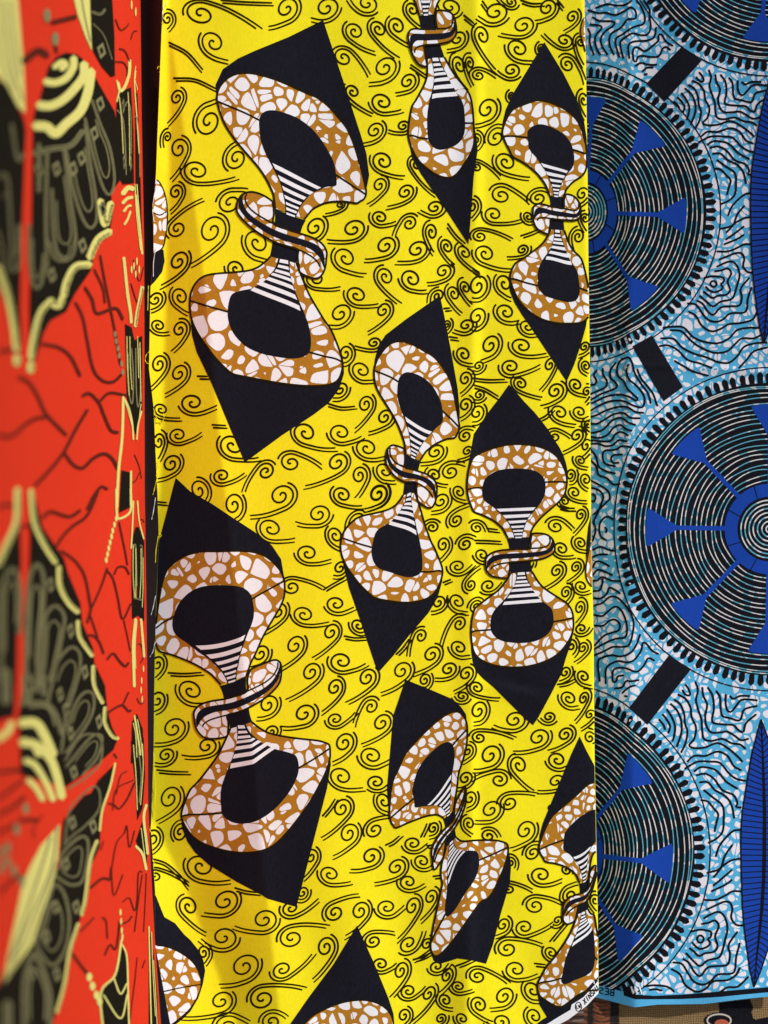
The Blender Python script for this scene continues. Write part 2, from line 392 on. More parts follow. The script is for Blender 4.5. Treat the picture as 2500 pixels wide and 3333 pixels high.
# --- curled strokes: centre x y, radius, tail end x y, turn (R clockwise / L), optional stretch
SWIRLS = {
(470, 0): '''370 90 88 725 185 R 1.25
925 55 82 810 170 R
1185 50 84 1085 115 R
1370 205 64 1500 335 L
1450 22 72 1340 -5 R
450 278 84 545 392 L
212 635 52 150 800 R
420 790 98 480 670 R
340 1112 84 590 1150 L
225 968 70 168 1165 R
150 892 30 128 960 L 1.3
205 1250 52 168 1370 R
215 1488 62 390 1308 R
440 1500 105 290 1720 R
600 1030 80 655 928 R
560 1320 80 680 1255 R
735 1580 92 820 1690 L
1110 1480 74 1035 1568 R
1360 1490 78 1190 1558 R
1297 375 66 1455 502 R
1357 597 50 1488 738 L
1278 1332 30 1180 1390 R
150 122 44 150 188 R''',
(1170, 0): '''125 190 56 262 375 L 1.2
245 170 62 335 290 L
345 62 48 400 172 L
590 42 72 502 10 R
640 252 58 572 320 R
650 425 50 708 585 L 1.4
720 410 34 745 555 L 1.4
885 78 84 775 102 R
985 10 40 900 -30 R
800 232 56 888 450 L 1.3
1065 165 74 925 215 R
1222 50 64 1145 132 R
1385 110 46 1330 198 R
1335 262 56 1205 218 R
1035 317 74 1135 395 L
1185 312 28 1180 335 L
990 456 58 900 458 R
1355 420 54 1460 550 R 1.15
776 490 42 888 510 R
165 440 84 65 537 R
315 530 60 235 602 R
150 665 74 270 712 L
100 850 62 20 932 R
285 820 45 190 845 R
155 1050 72 295 1145 L
130 1205 52 50 1328 R
300 1250 58 185 1342 R
135 1415 54 236 1440 L
325 1455 52 235 1538 L
170 1600 72 38 1685 R
370 1070 45 490 1258 L
490 1350 58 400 1367 R
470 1512 46 486 1640 L 1.35
570 1605 46 620 1722 L 1.25
685 1645 46 782 1772 L 1.3
375 1625 72 250 1700 R
830 710 80 757 808 R
890 895 64 935 837 R
760 905 40 762 962 R
955 1055 72 1110 1152 L
765 1085 36 915 1168 R
925 1272 66 1106 1332 R
1165 1290 56 1240 1262 R
875 1395 60 1052 1428 L
1100 1410 36 1132 1440 L
735 1340 48 728 1418 R
785 1538 46 985 1568 R
820 1652 68 990 1750 L
1062 1625 40 962 1670 R
1450 1262 48 1420 1335 R
1425 1540 48 1402 1640 L
1460 652 36 1475 760 L 1.5
1440 272 38 1462 420 L
990 622 24 985 650 L
1470 1422 34 1480 1502 L''',
(470, 800): '''222 102 68 110 255 R 1.2
600 150 64 680 208 L
72 350 54 20 420 R
235 332 62 290 435 L
92 520 48 160 560 L
230 545 56 175 685 R
95 772 62 40 920 R
225 832 64 135 962 R
315 1022 76 470 1038 L
110 1066 48 232 1120 L
220 1232 58 372 1215 L
95 1275 44 90 1385 R 1.4
175 1420 68 90 1516 R
575 1302 86 742 1378 L
505 1497 56 652 1480 L
355 1592 70 385 1680 R
790 1470 60 658 1600 L
1050 1218 80 1242 1316 L
1278 1217 73 1412 1240 L
955 1412 68 1156 1454 R
1255 1412 73 1050 1560 R
1450 1317 74 1568 1370 L
1400 1495 60 1370 1640 R
1310 80 78 1446 180 L
1385 322 70 1522 376 L
1275 442 78 1190 514 R
1115 216 62 1276 266 L
1310 700 54 1300 762 R
1415 812 68 1500 870 L
1275 936 54 1230 990 R
1440 1032 58 1372 1188 R''',
(1170, 800): '''170 202 62 276 372 L
340 216 72 436 288 L
545 166 56 440 240 R
155 422 54 55 557 R
510 326 44 462 368 L
615 312 46 670 436 L 1.25
690 272 36 735 380 L 1.4
770 262 78 735 336 R
945 246 62 988 338 L
955 432 66 1040 486 L
765 462 68 736 518 R
695 517 52 620 545 R
1095 526 52 1158 570 L
850 647 70 790 744 R 1.15
1060 652 64 1216 700 L 1.2
680 706 54 736 766 L
775 782 37 740 812 R
985 787 60 1176 772 L
690 866 50 656 960 R
1050 896 48 1190 984 L
780 970 38 740 996 R
1275 946 60 1180 1040 R
1240 775 42 1172 940 R 1.3
1410 906 48 1468 966 L
1475 782 36 1492 830 L
1465 657 36 1430 710 R
1305 1086 58 1410 1162 L
1435 1082 48 1492 1110 L
1270 1242 44 1370 1256 R
1415 1236 48 1326 1338 R
765 1087 56 736 1146 R
690 1037 50 656 1120 R
690 1237 47 742 1202 R
703 1336 38 640 1390 R
165 1116 58 62 1210 R
495 1342 60 395 1410 R
490 1492 48 577 1554 L
595 1472 58 690 1436 R
165 1467 62 232 1528 L
650 1602 46 696 1656 L
1440 1397 36 1490 1440 L
1375 1492 40 1370 1532 R
1475 1522 42 1492 1580 L
1400 1606 44 1480 1660 L
1475 1300 38 1450 1372 R 1.4
1490 1166 30 1500 1212 L
1480 950 34 1470 1020 R
570 512 28 560 560 R
95 632 46 -28 650 R''',
(470, 1600): '''580 87 78 580 184 R
890 27 86 690 156 R
825 242 80 980 302 L
1135 147 76 984 196 R
1290 22 63 1416 92 L
1520 17 66 1434 112 R
1390 192 56 1325 262 L
1245 287 58 1290 372 L
1065 402 70 1216 440 L
1275 497 52 1232 545 R
960 622 60 1156 636 R
870 782 64 757 922 R
1250 732 64 1362 752 L
1040 802 68 1202 848 L
1395 872 50 1440 908 L
1215 916 62 1092 1080 R
980 1002 70 870 1156 R
755 1057 64 694 1140 R
1285 1106 74 1440 1120 L 1.15
1085 1177 70 920 1352 R
1240 1277 60 1157 1430 R
1450 1212 66 1310 1370 R
1475 1402 52 1375 1534 L
1245 1482 53 1370 1438 L
1545 1507 68 1412 1642 R
1040 1447 78 890 1528 R
1300 1637 72 1226 1760 R
805 1387 73 736 1470 R
825 1562 50 760 1600 R
85 1122 53 66 1216 R
305 1297 86 446 1370 L
85 1357 60 66 1432 R
190 1542 84 70 1638 R
405 1657 66 243 1716 R''',
(1170, 1600): '''120 16 72 37 110 R
530 62 58 470 128 R
630 187 50 716 97 R
1335 62 38 1402 110 L
1440 152 40 1392 270 R
1280 227 54 1384 254 R
475 232 43 424 240 L
765 237 42 820 262 R
800 412 48 830 430 L
545 347 50 524 440 R
690 342 50 744 312 R
1315 372 52 1394 414 L
1440 335 44 1490 380 L
640 487 54 734 474 L
1285 517 48 1202 624 R
1410 492 40 1352 582 R
725 607 42 790 502 R
840 612 50 928 590 L
1345 657 43 1324 734 R
1445 617 44 1500 642 L
515 722 50 467 780 R
640 717 57 706 782 L
760 752 44 790 720 R
1435 757 40 1408 854 R 1.3
650 862 50 540 1020 L
1445 892 41 1500 882 L
400 942 46 330 1074 L
650 1017 57 720 1064 L
470 1062 63 360 1180 R
580 1157 56 494 1214 R
695 1187 54 614 1298 R
1455 1017 40 1397 1110 R
425 1227 46 410 1272 R
275 1167 68 140 1310 R
1340 1177 40 1302 1232 R
1460 1205 46 1510 1262 L
765 1277 49 916 1342 L
670 1332 42 620 1332 R
1365 1347 57 1425 1394 L
1460 1347 36 1402 1490 R 1.4
775 1427 68 746 1500 R
1010 1487 71 876 1520 R 1.15
1235 1467 43 1180 1474 R
1165 1602 70 1002 1690 R 1.15
1340 1582 54 1227 1684 R
780 1602 46 1002 1612 R
1500 1602 44 1520 1640 R
1500 1452 36 1442 1540 R
1380 1002 44 1390 1062 R''',
(470, 2400): '''140 117 57 70 165 R
1480 122 76 1600 140 L
1285 257 78 1422 328 L
1510 292 60 1600 292 L
165 397 84 76 544 R
235 622 55 250 560 R
1285 462 68 1152 652 R
1560 417 58 1600 490 L
1330 627 73 1230 770 R
1500 602 60 1602 528 R
55 657 60 42 744 R
370 842 96 560 930 L
1475 777 70 1346 860 R
1085 777 53 1036 914 R
1210 892 66 1342 938 L
70 902 45 290 970 R
525 1067 92 392 1140 R 1.1
290 1102 70 402 1270 L
955 1112 58 1132 1050 L
1030 1012 44 1002 1050 R
1240 1142 64 1404 1040 R
1405 1132 68 1312 1290 R
780 1187 85 590 1228 R
515 1302 88 370 1313 R 1.15
960 1307 78 1182 1243 R
1180 1367 70 1095 1572 R
1490 1327 56 1632 1290 R
385 1402 46 390 1472 R
650 1492 98 487 1608 R 1.15
900 1512 62 1090 1412 L 1.25
770 1702 84 1026 1645 R 1.1
500 1717 80 252 1818 R 1.1
540 1882 80 682 1872 R
830 1852 68 920 1832 R''',
(1170, 2400): '''705 87 44 672 156 R
850 117 80 747 208 R 1.1
1040 182 63 1138 345 L
1290 147 64 1378 168 L
690 267 50 636 330 R
910 277 58 737 288 L
1280 287 56 1162 345 R
720 397 50 700 460 R
975 427 60 1143 382 R
855 472 73 757 540 R
715 562 44 740 630 L
1080 607 73 980 720 R
1130 752 54 1184 702 R
480 592 43 455 642 R
350 692 57 442 690 L
410 807 56 480 826 L
240 847 66 100 945 R
320 942 58 423 953 L
1185 897 68 1320 920 L
985 812 37 1010 852 R
1350 867 38 1390 890 R
975 987 39 1127 1013 R
465 1042 48 398 1190 R 1.25
180 1107 66 290 1093 L
345 1102 56 250 1310 R 1.3
1370 1032 53 1424 962 R
1145 1097 63 1322 1096 R 1.1
320 1342 60 410 1263 L 1.25
935 1222 49 887 1290 R
1075 1237 60 1260 1202 L
440 1347 44 350 1450 R
965 1377 66 1192 1368 R 1.1
1250 1402 46 1300 1442 L
140 1477 54 242 1470 L
1020 1512 70 1160 1540 L
270 1522 54 197 1690 R 1.3
505 1492 48 580 1472 L
570 1552 44 520 1660 R 1.4
770 1557 57 960 1605 R
645 1622 44 735 1640 L
320 1652 54 430 1620 L
450 1672 46 340 1850 R 1.4
560 1712 46 610 1762 L
940 1687 70 850 1762 R
780 1742 60 870 1850 L
1130 1647 64 1190 1712 L
1140 1817 58 1195 1880 L
670 1832 44 720 1872 L
920 1852 63 830 1852 R
290 1812 48 250 1900 R
530 1832 38 480 1882 R
1290 1192 34 1262 1215 R
1535 1060 40 1545 1130 L
1245 462 24 1240 490 R
840 642 48 900 652 R'''}
def swirl_curves(cx, cy, r, tx, ty, turn, st=1.18):
    C = np.array([cx, cy]); T = np.array([tx, ty]); hh = 1 if turn == 'R' else -1
    d = T-C; L = np.hypot(*d)
    ax = d/max(L, 1e-6); M = np.stack([ax, [-ax[1], ax[0]]])          # rows: along / across
    SX = np.array([st, 0.96]); T2 = M @ d / SX; dd = max(np.hypot(*T2), r*1.06)
    phi = math.atan2(T2[1], T2[0]); th = phi-hh*math.acos(min(1, r/dd))-hh*0.30
    N = random.uniform(1.45, 1.66); n = 44; r = r*0.90
    t = np.linspace(0, 1, n); ang = th-hh*2*math.pi*N*(1-t); rr = r*(0.07+0.93*t**0.78)
    sp = np.stack([np.cos(ang)*rr, np.sin(ang)*rr], 1)
    tg = hh*np.array([-math.sin(th), math.cos(th)]); tl = np.hypot(*(T2-sp[-1]))
    s = np.linspace(0, 1, 14)[1:, None]; P0 = sp[-1]; P1 = P0+tg*tl*0.5
    tail = (1-s)**2*P0+2*s*(1-s)*P1+s*s*T2
    cur = np.vstack([sp, tail])
    jit = r*0.02*np.sin(np.arange(len(cur))*0.55+random.uniform(0, 6))
    tt = np.gradient(cur, axis=0); tt /= np.hypot(*tt.T)[:, None]; nn = hh*np.stack([tt[:, 1], -tt[:, 0]], 1)
    cur = cur+nn*jit[:, None]*0.6
    k0 = int(n*(1-random.uniform(1.5, 2.3)/(2*math.pi*N))); g = 8.2+0.09*r
    sec = (cur+nn*g)[k0:len(cur)-random.choice((0, 0, 1, 2))]
    sec = sec+ (sec[-1]-sec[-2])*np.linspace(0, random.uniform(-0.2, 1.2), len(sec))[:, None]
    back = lambda q: C+(q*SX) @ M
    return back(cur), back(sec)
items = []
for (bx, by), txt in SWIRLS.items():
    for x, y, r, tx, ty, turn, *st in parse(txt):
        items.append((bx+x/2, by+y/2, r/2, bx+tx/2, by+ty/2, turn, *([st[0]*1.06] if st else [1.18])))
LINES = '''470,0 500,0 660,12 830,18
470,0 160,275 280,340 380,452
470,0 190,508 330,515 465,575
1170,0 680,98 745,150
1170,0 1050,0 1120,22 1190,22
1170,0 800,5 835,55
1170,0 1290,0 1332,50
1170,0 335,420 400,465 450,500
1170,0 575,1455 630,1530 690,1585
1170,0 1050,1535 1110,1515 1170,1490
470,800 345,848 410,850
470,800 440,1165 530,1170
470,800 1190,1025 1280,1050 1370,1045
1170,800 740,862 840,872 945,870
1170,800 740,905 820,930 905,980
1170,800 1170,1130 1215,1105 1250,1070
1170,800 550,408 590,405
1170,800 585,592 640,600
1170,800 740,150 785,185
470,1600 80,66 145,72
470,1600 1165,640 1230,600 1300,562
470,1600 1300,940 1370,952 1440,950
470,1600 155,1180 260,1185 370,1178
1170,1600 830,240 900,248
1170,1600 750,318 830,320 920,325
1170,1600 545,592 595,572
1170,1600 240,1060 285,1015 322,962
1170,1600 1290,1256 1350,1245 1400,1222
1170,1600 1300,95 1350,108 1395,108
1170,1600 1120,500 1130,480 1135,462
470,2400 80,212 180,222 285,225
470,2400 1160,512 1205,460 1242,402
470,2400 590,980 660,1000 740,1010
470,2400 50,790 140,820 225,890 290,970
1170,2400 170,702 215,680 260,642
1170,2400 480,905 520,900 550,890
1170,2400 440,706 480,700 510,682
1170,2400 1240,1330 1290,1270 1340,1212
1170,2400 350,1448 410,1430 470,1400
1170,2400 1140,1472 1210,1480
1170,2400 630,1488 680,1470 730,1448
1170,2400 400,650 425,600 440,562'''
strokes = []
for it in items: strokes.append((it[2], swirl_curves(*it)))
for ln in LINES.split('\n'):
    p = [tuple(map(float, t.split(','))) for t in ln.split()]; b = p[0]
    q = smooth_line(np.array([(b[0]+x/2, b[1]+y/2) for x, y in p[1:]]))
    t = np.gradient(q, axis=0); t /= np.hypot(*t.T)[:, None]; nn = np.stack([-t[:, 1], t[:, 0]], 1)
    strokes.append((np.hypot(*(q[-1]-q[0]))*0.3, (q, q+nn*9+t*random.uniform(3, 10))))
strokes.sort(key=lambda s: -s[0])
rest = Acc(); made = 0
for r, (c1, c2) in strokes:
    A = rest if made >= 300 else Acc()
    n0 = A.n
    A.stroke(c1, random.uniform(6.0, 7.0), 4.0, clamp_yel, taper=0.25); A.stroke(c2, random.uniform(5.7, 6.7), 4.0, clamp_yel, taper=0.3)
    if A is not rest and A.n: A.build('swirl', YEL, 0.7, M_LINE, yellow); made += 1
o = rest.build('swirl_remainder', YEL, 0.7, M_LINE, yellow)
if o: o['kind'] = 'stuff'

# --- the hourglass motif: traced once, then carried to each printing by its landmarks
c1 = lambda *p: np.array([(1490+x/3.6875, 1230+y/3.6875) for x, y in p])
c2 = lambda *p: np.array([(1490+x/3.16, 1680+y/3.16) for x, y in p])
CAN = dict(
 cap_top=c1((615,80),(700,170),(800,285),(920,410),(1010,520),(1090,625),(1160,740),(1220,830),(1270,930),(1300,1020),(1318,1110),(1320,1250),(1050,1280),(300,1320),(110,1300),(112,1160),(125,1060),(150,930),(172,800),(195,670),(290,530),(370,410),(520,215)),
 cap_bottom=c2((137,1150),(135,1290),(140,1400),(155,1500),(185,1590),(260,1670),(370,1760),(480,1870),(600,1990),(700,2090),(775,2150),(830,2070),(900,1940),(960,1830),(1010,1730),(1060,1640),(1090,1540),(1120,1440),(1160,1330),(1190,1200),(1190,1060),(985,1085),(337,1150)),
 ring_top=c1((600,1915),(575,1870),(540,1810),(500,1770),(440,1720),(370,1680),(280,1640),(195,1605),(160,1530),(130,1450),(115,1370),(110,1290),(118,1180),(130,1110),(155,1020),(200,945),(270,905),(350,868),(450,835),(550,810),(650,797),(770,795),(880,805),(990,830),(1090,870),(1170,925),(1230,995),(1275,1080),(1300,1150),(1312,1230),(1305,1310),(1285,1390),(1240,1460),(1180,1520),(1110,1580),(1040,1640),(980,1700),(930,1760),(895,1810),(880,1860),(868,1912)),
 ring_bottom=c2((545,588),(520,630),(480,690),(430,750),(370,800),(300,850),(230,905),(180,950),(155,1020),(142,1100),(137,1200),(145,1300),(165,1390),(210,1455),(290,1505),(380,1535),(480,1550),(600,1555),(720,1545),(840,1515),(950,1470),(1040,1410),(1110,1330),(1160,1250),(1188,1160),(1190,1070),(1180,990),(1150,930),(1110,885),(1040,840),(960,790),(890,740),(840,690),(800,630),(765,572)),
 inner_top=c1((680,1925),(665,1860),(640,1800),(600,1730),(550,1660),(490,1610),(450,1570),(400,1530),(340,1490),(305,1440),(293,1370),(300,1300),(325,1220),(380,1165),(450,1125),(540,1098),(640,1088),(760,1088),(870,1100),(950,1125),(1010,1170),(1045,1230),(1055,1310),(1045,1400),(1010,1480),(950,1560),(900,1620),(860,1670),(830,1720),(805,1790),(785,1850),(775,1925)),
 inner_bottom=c2((605,580),(600,640),(585,700),(560,750),(520,810),(470,870),(410,930),(370,980),(345,1040),(337,1110),(345,1180),(385,1240),(450,1280),(550,1300),(650,1305),(760,1295),(850,1265),(920,1220),(965,1160),(985,1100),(985,1030),(970,960),(920,910),(865,870),(820,820),(780,770),(750,710),(720,650),(703,575)),
 block_top=c1((588,1925),(870,1912),(860,1990),(865,2055),(740,2080),(625,2075),(610,1990)),
 block_bottom=c2((538,480),(752,455),(755,500),(768,573),(545,590),(543,540)),
 knot=c2((745,332),(750,260),(760,200),(775,178),(850,177),(920,192),(970,232),(992,280),(1000,330),(990,372),(950,405),(880,435),(800,450),(720,462),(620,470),(540,478),(538,530),(525,600),(510,638),(420,632),(350,615),(310,580),(290,540),(285,490),(290,440),(320,400),(370,370),(440,352),(520,345),(640,338)),
 strip=c2((300,545),(298,500),(315,450),(360,412),(430,393),(520,385),(620,380),(740,373),(850,362),(920,342),(955,305),(968,262),(965,235),(985,275),(988,320),(970,355),(920,388),(850,408),(760,422),(650,432),(540,437),(450,443),(390,462),(345,490),(318,525)),
 hook1=c2((640,338),(745,332),(850,325),(910,310),(942,282),(952,250),(945,222)),
 hook2=c2((720,462),(620,470),(520,478),(440,490),(390,505),(355,525),(343,543)),
 side1=c1((112,1340),(200,1320),(300,1318)), side2=c1((1050,1252),(1150,1245),(1316,1250)),
 side3=c2((137,1200),(180,1180),(250,1175),(342,1168)), side4=c2((983,1085),(1080,1070),(1190,1045)))
ST_TOP = [((466,1572),(936,1552),(903,1590),(502,1605)),((540,1648),(876,1632),(848,1670),(572,1685)),((603,1718),(830,1705),(812,1735),(624,1748)),((638,1778),(803,1770),(793,1795),(652,1803)),((660,1828),(783,1822),(779,1842),(668,1848)),((676,1868),(776,1862),(772,1885),(680,1888)),((688,1908),(770,1905),(768,1922),(690,1925))]
ST_BOT = [((618,580),(688,576),(692,603),(615,607)),((612,626),(697,621),(704,642),(606,648)),((601,668),(712,660),(722,682),(592,690)),((586,706),(733,694),(748,716),(572,728)),((566,752),(758,736),(780,764),(545,780)),((535,812),(806,790),(838,822),(508,844)),((482,880),(848,852),(868,884),(462,914))]
LM = ['T','B','UL','UR','UT','UIL','UIR','UIT','USL','USR','UOL','UOR','WUL','WUR','WLL','WLR','KL','KR','KT','KB','LSL','LSR','LOL','LOR','LL','LR','LIL','LIR','LIB','LB','CTL','CTR','CBL','CBR']
K0 = np.vstack([c1((615,80)), c2((775,2150)), c1((110,1290),(1315,1250),(710,795),(293,1370),(1055,1310),(700,1088),(462,1572),(940,1552),(195,1605),(1180,1520),(590,1920),(870,1912)),
  c2((545,588),(765,572),(285,490),(1000,330),(850,177),(420,632),(465,915),(868,885),(180,950),(1150,930),(137,1200),(1190,1045),(337,1110),(985,1085),(650,1305),(600,1555)), c1((190,675),(1160,740)), c2((185,1590),(1060,1640))])
MOTIFS = [
 ('largest black hourglass print, top left of the cloth', [(1052,65),(797,1505),(1192,620),(705,328),(990,300),(1095,585),(844,415),(975,388),(1047,611),(885,530),(1160,661),(790,485),(995,715),(895,678),(965,857),(880,835),(1062,845),(770,670),(850,632),(1015,905),(977,1012),(815,945),(1077,1072),(645,912),(1115,1178),(617,978),(1012,1125),(742,1015),(850,1150),(795,1225),(1120,270),(790,180),(1082,1302),(695,1260)]),
 ('hourglass print cut by the top of the frame', None),
 ('hourglass print leaning left beside the right edge, upper', [(1772,137),(1845,1242),(1635,432),(1911,502),(1770,328),(1720,460),(1869,505),(1785,410),(1760,530),(1850,557),(1670,510),(1895,572),(1787,635),(1835,642),(1792,747),(1837,750),(1735,692),(1890,700),(1865,637),(1765,755),(1777,845),(1862,862),(1680,855),(1900,865),(1660,907),(1918,950),(1752,915),(1887,937),(1815,975),(1805,1050),(1685,285),(1880,340),(1710,1045),(1896,1108)]),
 ('narrow hourglass print in the middle of the cloth', [(1432,962),(1232,2187),(1495,1382),(1217,1205),(1385,1145),(1442,1350),(1294,1260),(1370,1225),(1407,1405),(1317,1355),(1480,1425),(1250,1305),(1370,1500),(1320,1477),(1352,1605),(1312,1612),(1422,1600),(1256,1495),(1295,1452),(1390,1652),(1355,1742),(1265,1707),(1415,1785),(1150,1695),(1441,1860),(1111,1750),(1375,1845),(1212,1782),(1270,1862),(1235,1950),(1465,1125),(1287,1060),(1395,1995),(1170,1986)]),
 ('upright hourglass print right of the pleat', [tuple(p) for p in K0]),
 ('large hourglass print crossed by the fold at lower left', [(572,1555),(965,2952),(507,2032),(927,1890),(710,1795),(561,2025),(825,1970),(705,1905),(635,2110),(800,2065),(520,2120),(895,2005),(715,2230),(802,2200),(750,2372),(820,2350),(632,2340),(915,2200),(870,2155),(695,2405),(750,2515),(905,2445),(620,2570),(1057,2417),(590,2657),(1075,2435),(720,2625),(972,2500),(850,2665),(865,2765),(527,1725),(840,1742),(670,2795),(1037,2680)]),
 ('slanted hourglass print below the middle', [(1320,2212),(1582,3137),(1267,2655),(1522,2372),(1335,2435),(1350,2610),(1479,2440),(1380,2475),(1390,2622),(1470,2520),(1290,2695),(1502,2490),(1442,2665),(1477,2635),(1452,2760),(1485,2725),(1407,2795),(1517,2595),(1505,2572),(1420,2827),(1460,2877),(1515,2772),(1435,2900),(1635,2740),(1402,3070),(1655,2757),(1449,2955),(1559,2800),(1515,2907),(1560,2942),(1270,2450),(1465,2272),(1442,3137),(1627,2982)]),
 ('hourglass print running off the lower right edge', [(1887,2397),(1845,3320),(1754,2757),(1990,2680),(1880,2585),(1835,2745),(1965,2690),(1910,2645),(1865,2790),(1925,2755),(1777,2806),(1957,2760),(1885,2875),(1917,2857),(1880,2977),(1915,2960),(1832,2965),(1942,2840),(1930,2822),(1855,3007),(1862,3082),(1927,3027),(1780,3145),(1942,3025),(1750,3202),(1960,3150),(1832,3170),(1937,3115),(1867,3192),(1830,3277),(1805,2580),(1937,2500),(1755,3270),(1915,3240)])]
m2 = dict(zip(LM, [None]*len(LM)))
m2.update(B=(1525,795), WLL=(1390,192), WLR=(1447,187), WUL=(1362,47), WUR=(1415,47), KL=(1332,140), KR=(1486,95), KT=(1450,35), KB=(1375,215), LSL=(1407,322), LSR=(1490,312), LOL=(1342,345), LOR=(1535,330), LL=(1329,442), LR=(1542,400), LIL=(1392,430), LIR=(1514,400), LIB=(1465,480), LB=(1470,577), CBL=(1380,575), CBR=(1541,565))
for up, lo in (('T','B'),('UL','LL'),('UR','LR'),('UIL','LIL'),('UIR','LIR'),('UIT','LIB'),('UT','LB'),('USL','LSL'),('USR','LSR'),('UOL','LOL'),('UOR','LOR'),('CTL','CBL'),('CTR','CBR')):
    m2[up] = (m2[lo][0]-(60 if up[0] != 'T' else 100), 236-m2[lo][1])
MOTIFS[1] = (MOTIFS[1][0], [m2[k] for k in LM])
CAPS = {
 0: [[(705,328),(702,275),(725,225),(775,190),(830,165),(940,120),(1052,65),(1070,120),(1120,270),(1178,450),(1193,500),(1202,570),(1192,620),(1000,520),(850,400)],
     [(617,1000),(625,1090),(640,1145),(690,1250),(750,1395),(797,1505),(920,1415),(1020,1350),(1070,1312),(1105,1265),(1120,1215),(1119,1178),(980,1120),(760,1000)]],
 1: [[(1329,442),(1335,480),(1342,515),(1370,565),(1440,665),(1525,795),(1529,750),(1537,650),(1542,575),(1555,490),(1552,450),(1542,400),(1510,420),(1400,440)]],
 2: [[(1635,432),(1637,395),(1647,355),(1670,305),(1772,137),(1835,240),(1880,330),(1900,385),(1910,450),(1911,502),(1865,500),(1720,455)],
     [(1660,907),(1659,945),(1675,985),(1700,1025),(1745,1090),(1845,1242),(1870,1185),(1890,1125),(1907,1065),(1912,1035),(1918,950),(1880,930),(1760,915)]],
 3: [[(1217,1205),(1220,1170),(1232,1125),(1255,1090),(1320,1040),(1432,962),(1445,1020),(1470,1150),(1490,1265),(1497,1340),(1495,1382),(1440,1350),(1300,1260)],
     [(1111,1750),(1115,1825),(1135,1910),(1175,2025),(1220,2160),(1231,2190),(1280,2135),(1335,2065),(1395,1995),(1425,1945),(1440,1890),(1441,1860),(1370,1850),(1215,1785)]],
 5: [[(507,2032),(512,1900),(514,1825),(516,1765),(530,1715),(555,1620),(572,1555),(620,1600),(690,1640),(750,1680),(830,1732),(885,1775),(915,1820),(927,1890),(820,1960),(570,2020)],
     [(590,2657),(592,2695),(610,2740),(635,2775),(680,2815),(770,2870),(850,2912),(870,2925),(965,2952),(980,2895),(1015,2760),(1065,2565),(1077,2490),(1075,2435),(970,2500),(730,2620)]],
 6: [[(1267,2655),(1262,2600),(1260,2565),(1270,2450),(1280,2330),(1320,2212),(1395,2242),(1465,2272),(1500,2300),(1517,2325),(1523,2372),(1480,2440),(1350,2600)],
     [(1402,3070),(1400,3095),(1412,3127),(1435,3137),(1490,3120),(1540,3127),(1582,3137),(1605,3075),(1630,2975),(1660,2875),(1664,2815),(1655,2757),(1560,2800),(1450,2955)]],
 7: [[(1754,2757),(1756,2720),(1767,2680),(1800,2600),(1860,2455),(1887,2397),(1910,2445),(1937,2495),(1950,2600),(1960,2690),(1835,2745)],
     [(1750,3202),(1750,3240),(1757,3272),(1780,3310),(1800,3330),(1850,3345),(1960,3300),(1960,3150),(1930,3120),(1832,3170)]]}
def tps(src, dst):
    src = np.asarray(src, float); dst = np.asarray(dst, float); mu = src.mean(0); sc = src.std()
    s = (src-mu)/sc; n = len(s)
    def K(a, b):
        r2 = ((a[:, None]-b[None])**2).sum(2); return np.where(r2 > 1e-12, r2*np.log(np.maximum(r2, 1e-12)), 0)
    A = np.zeros((n+3, n+3)); A[:n, :n] = K(s, s)+np.eye(n)*2e-3; P = np.hstack([np.ones((n, 1)), s]); A[:n, n:] = P; A[n:, :n] = P.T
    W = np.linalg.solve(A, np.vstack([dst, np.zeros((3, 2))]))
    def f(p):
        q = (np.asarray(p, float)-mu)/sc
        return K(q, s) @ W[:n]+np.hstack([np.ones((len(q), 1)), q]) @ W[n:]
    return f
def bend(p): p = p.copy(); p[:, 1] -= np.where(p[:, 1] < 2260, 0.07, 0.24)*np.abs(p[:, 0]-L2(p[:, 1]))-np.where(p[:, 1] < 2260, 1.5, 6); return p
def sm_poly(p): return smooth_line(p, True, 4)
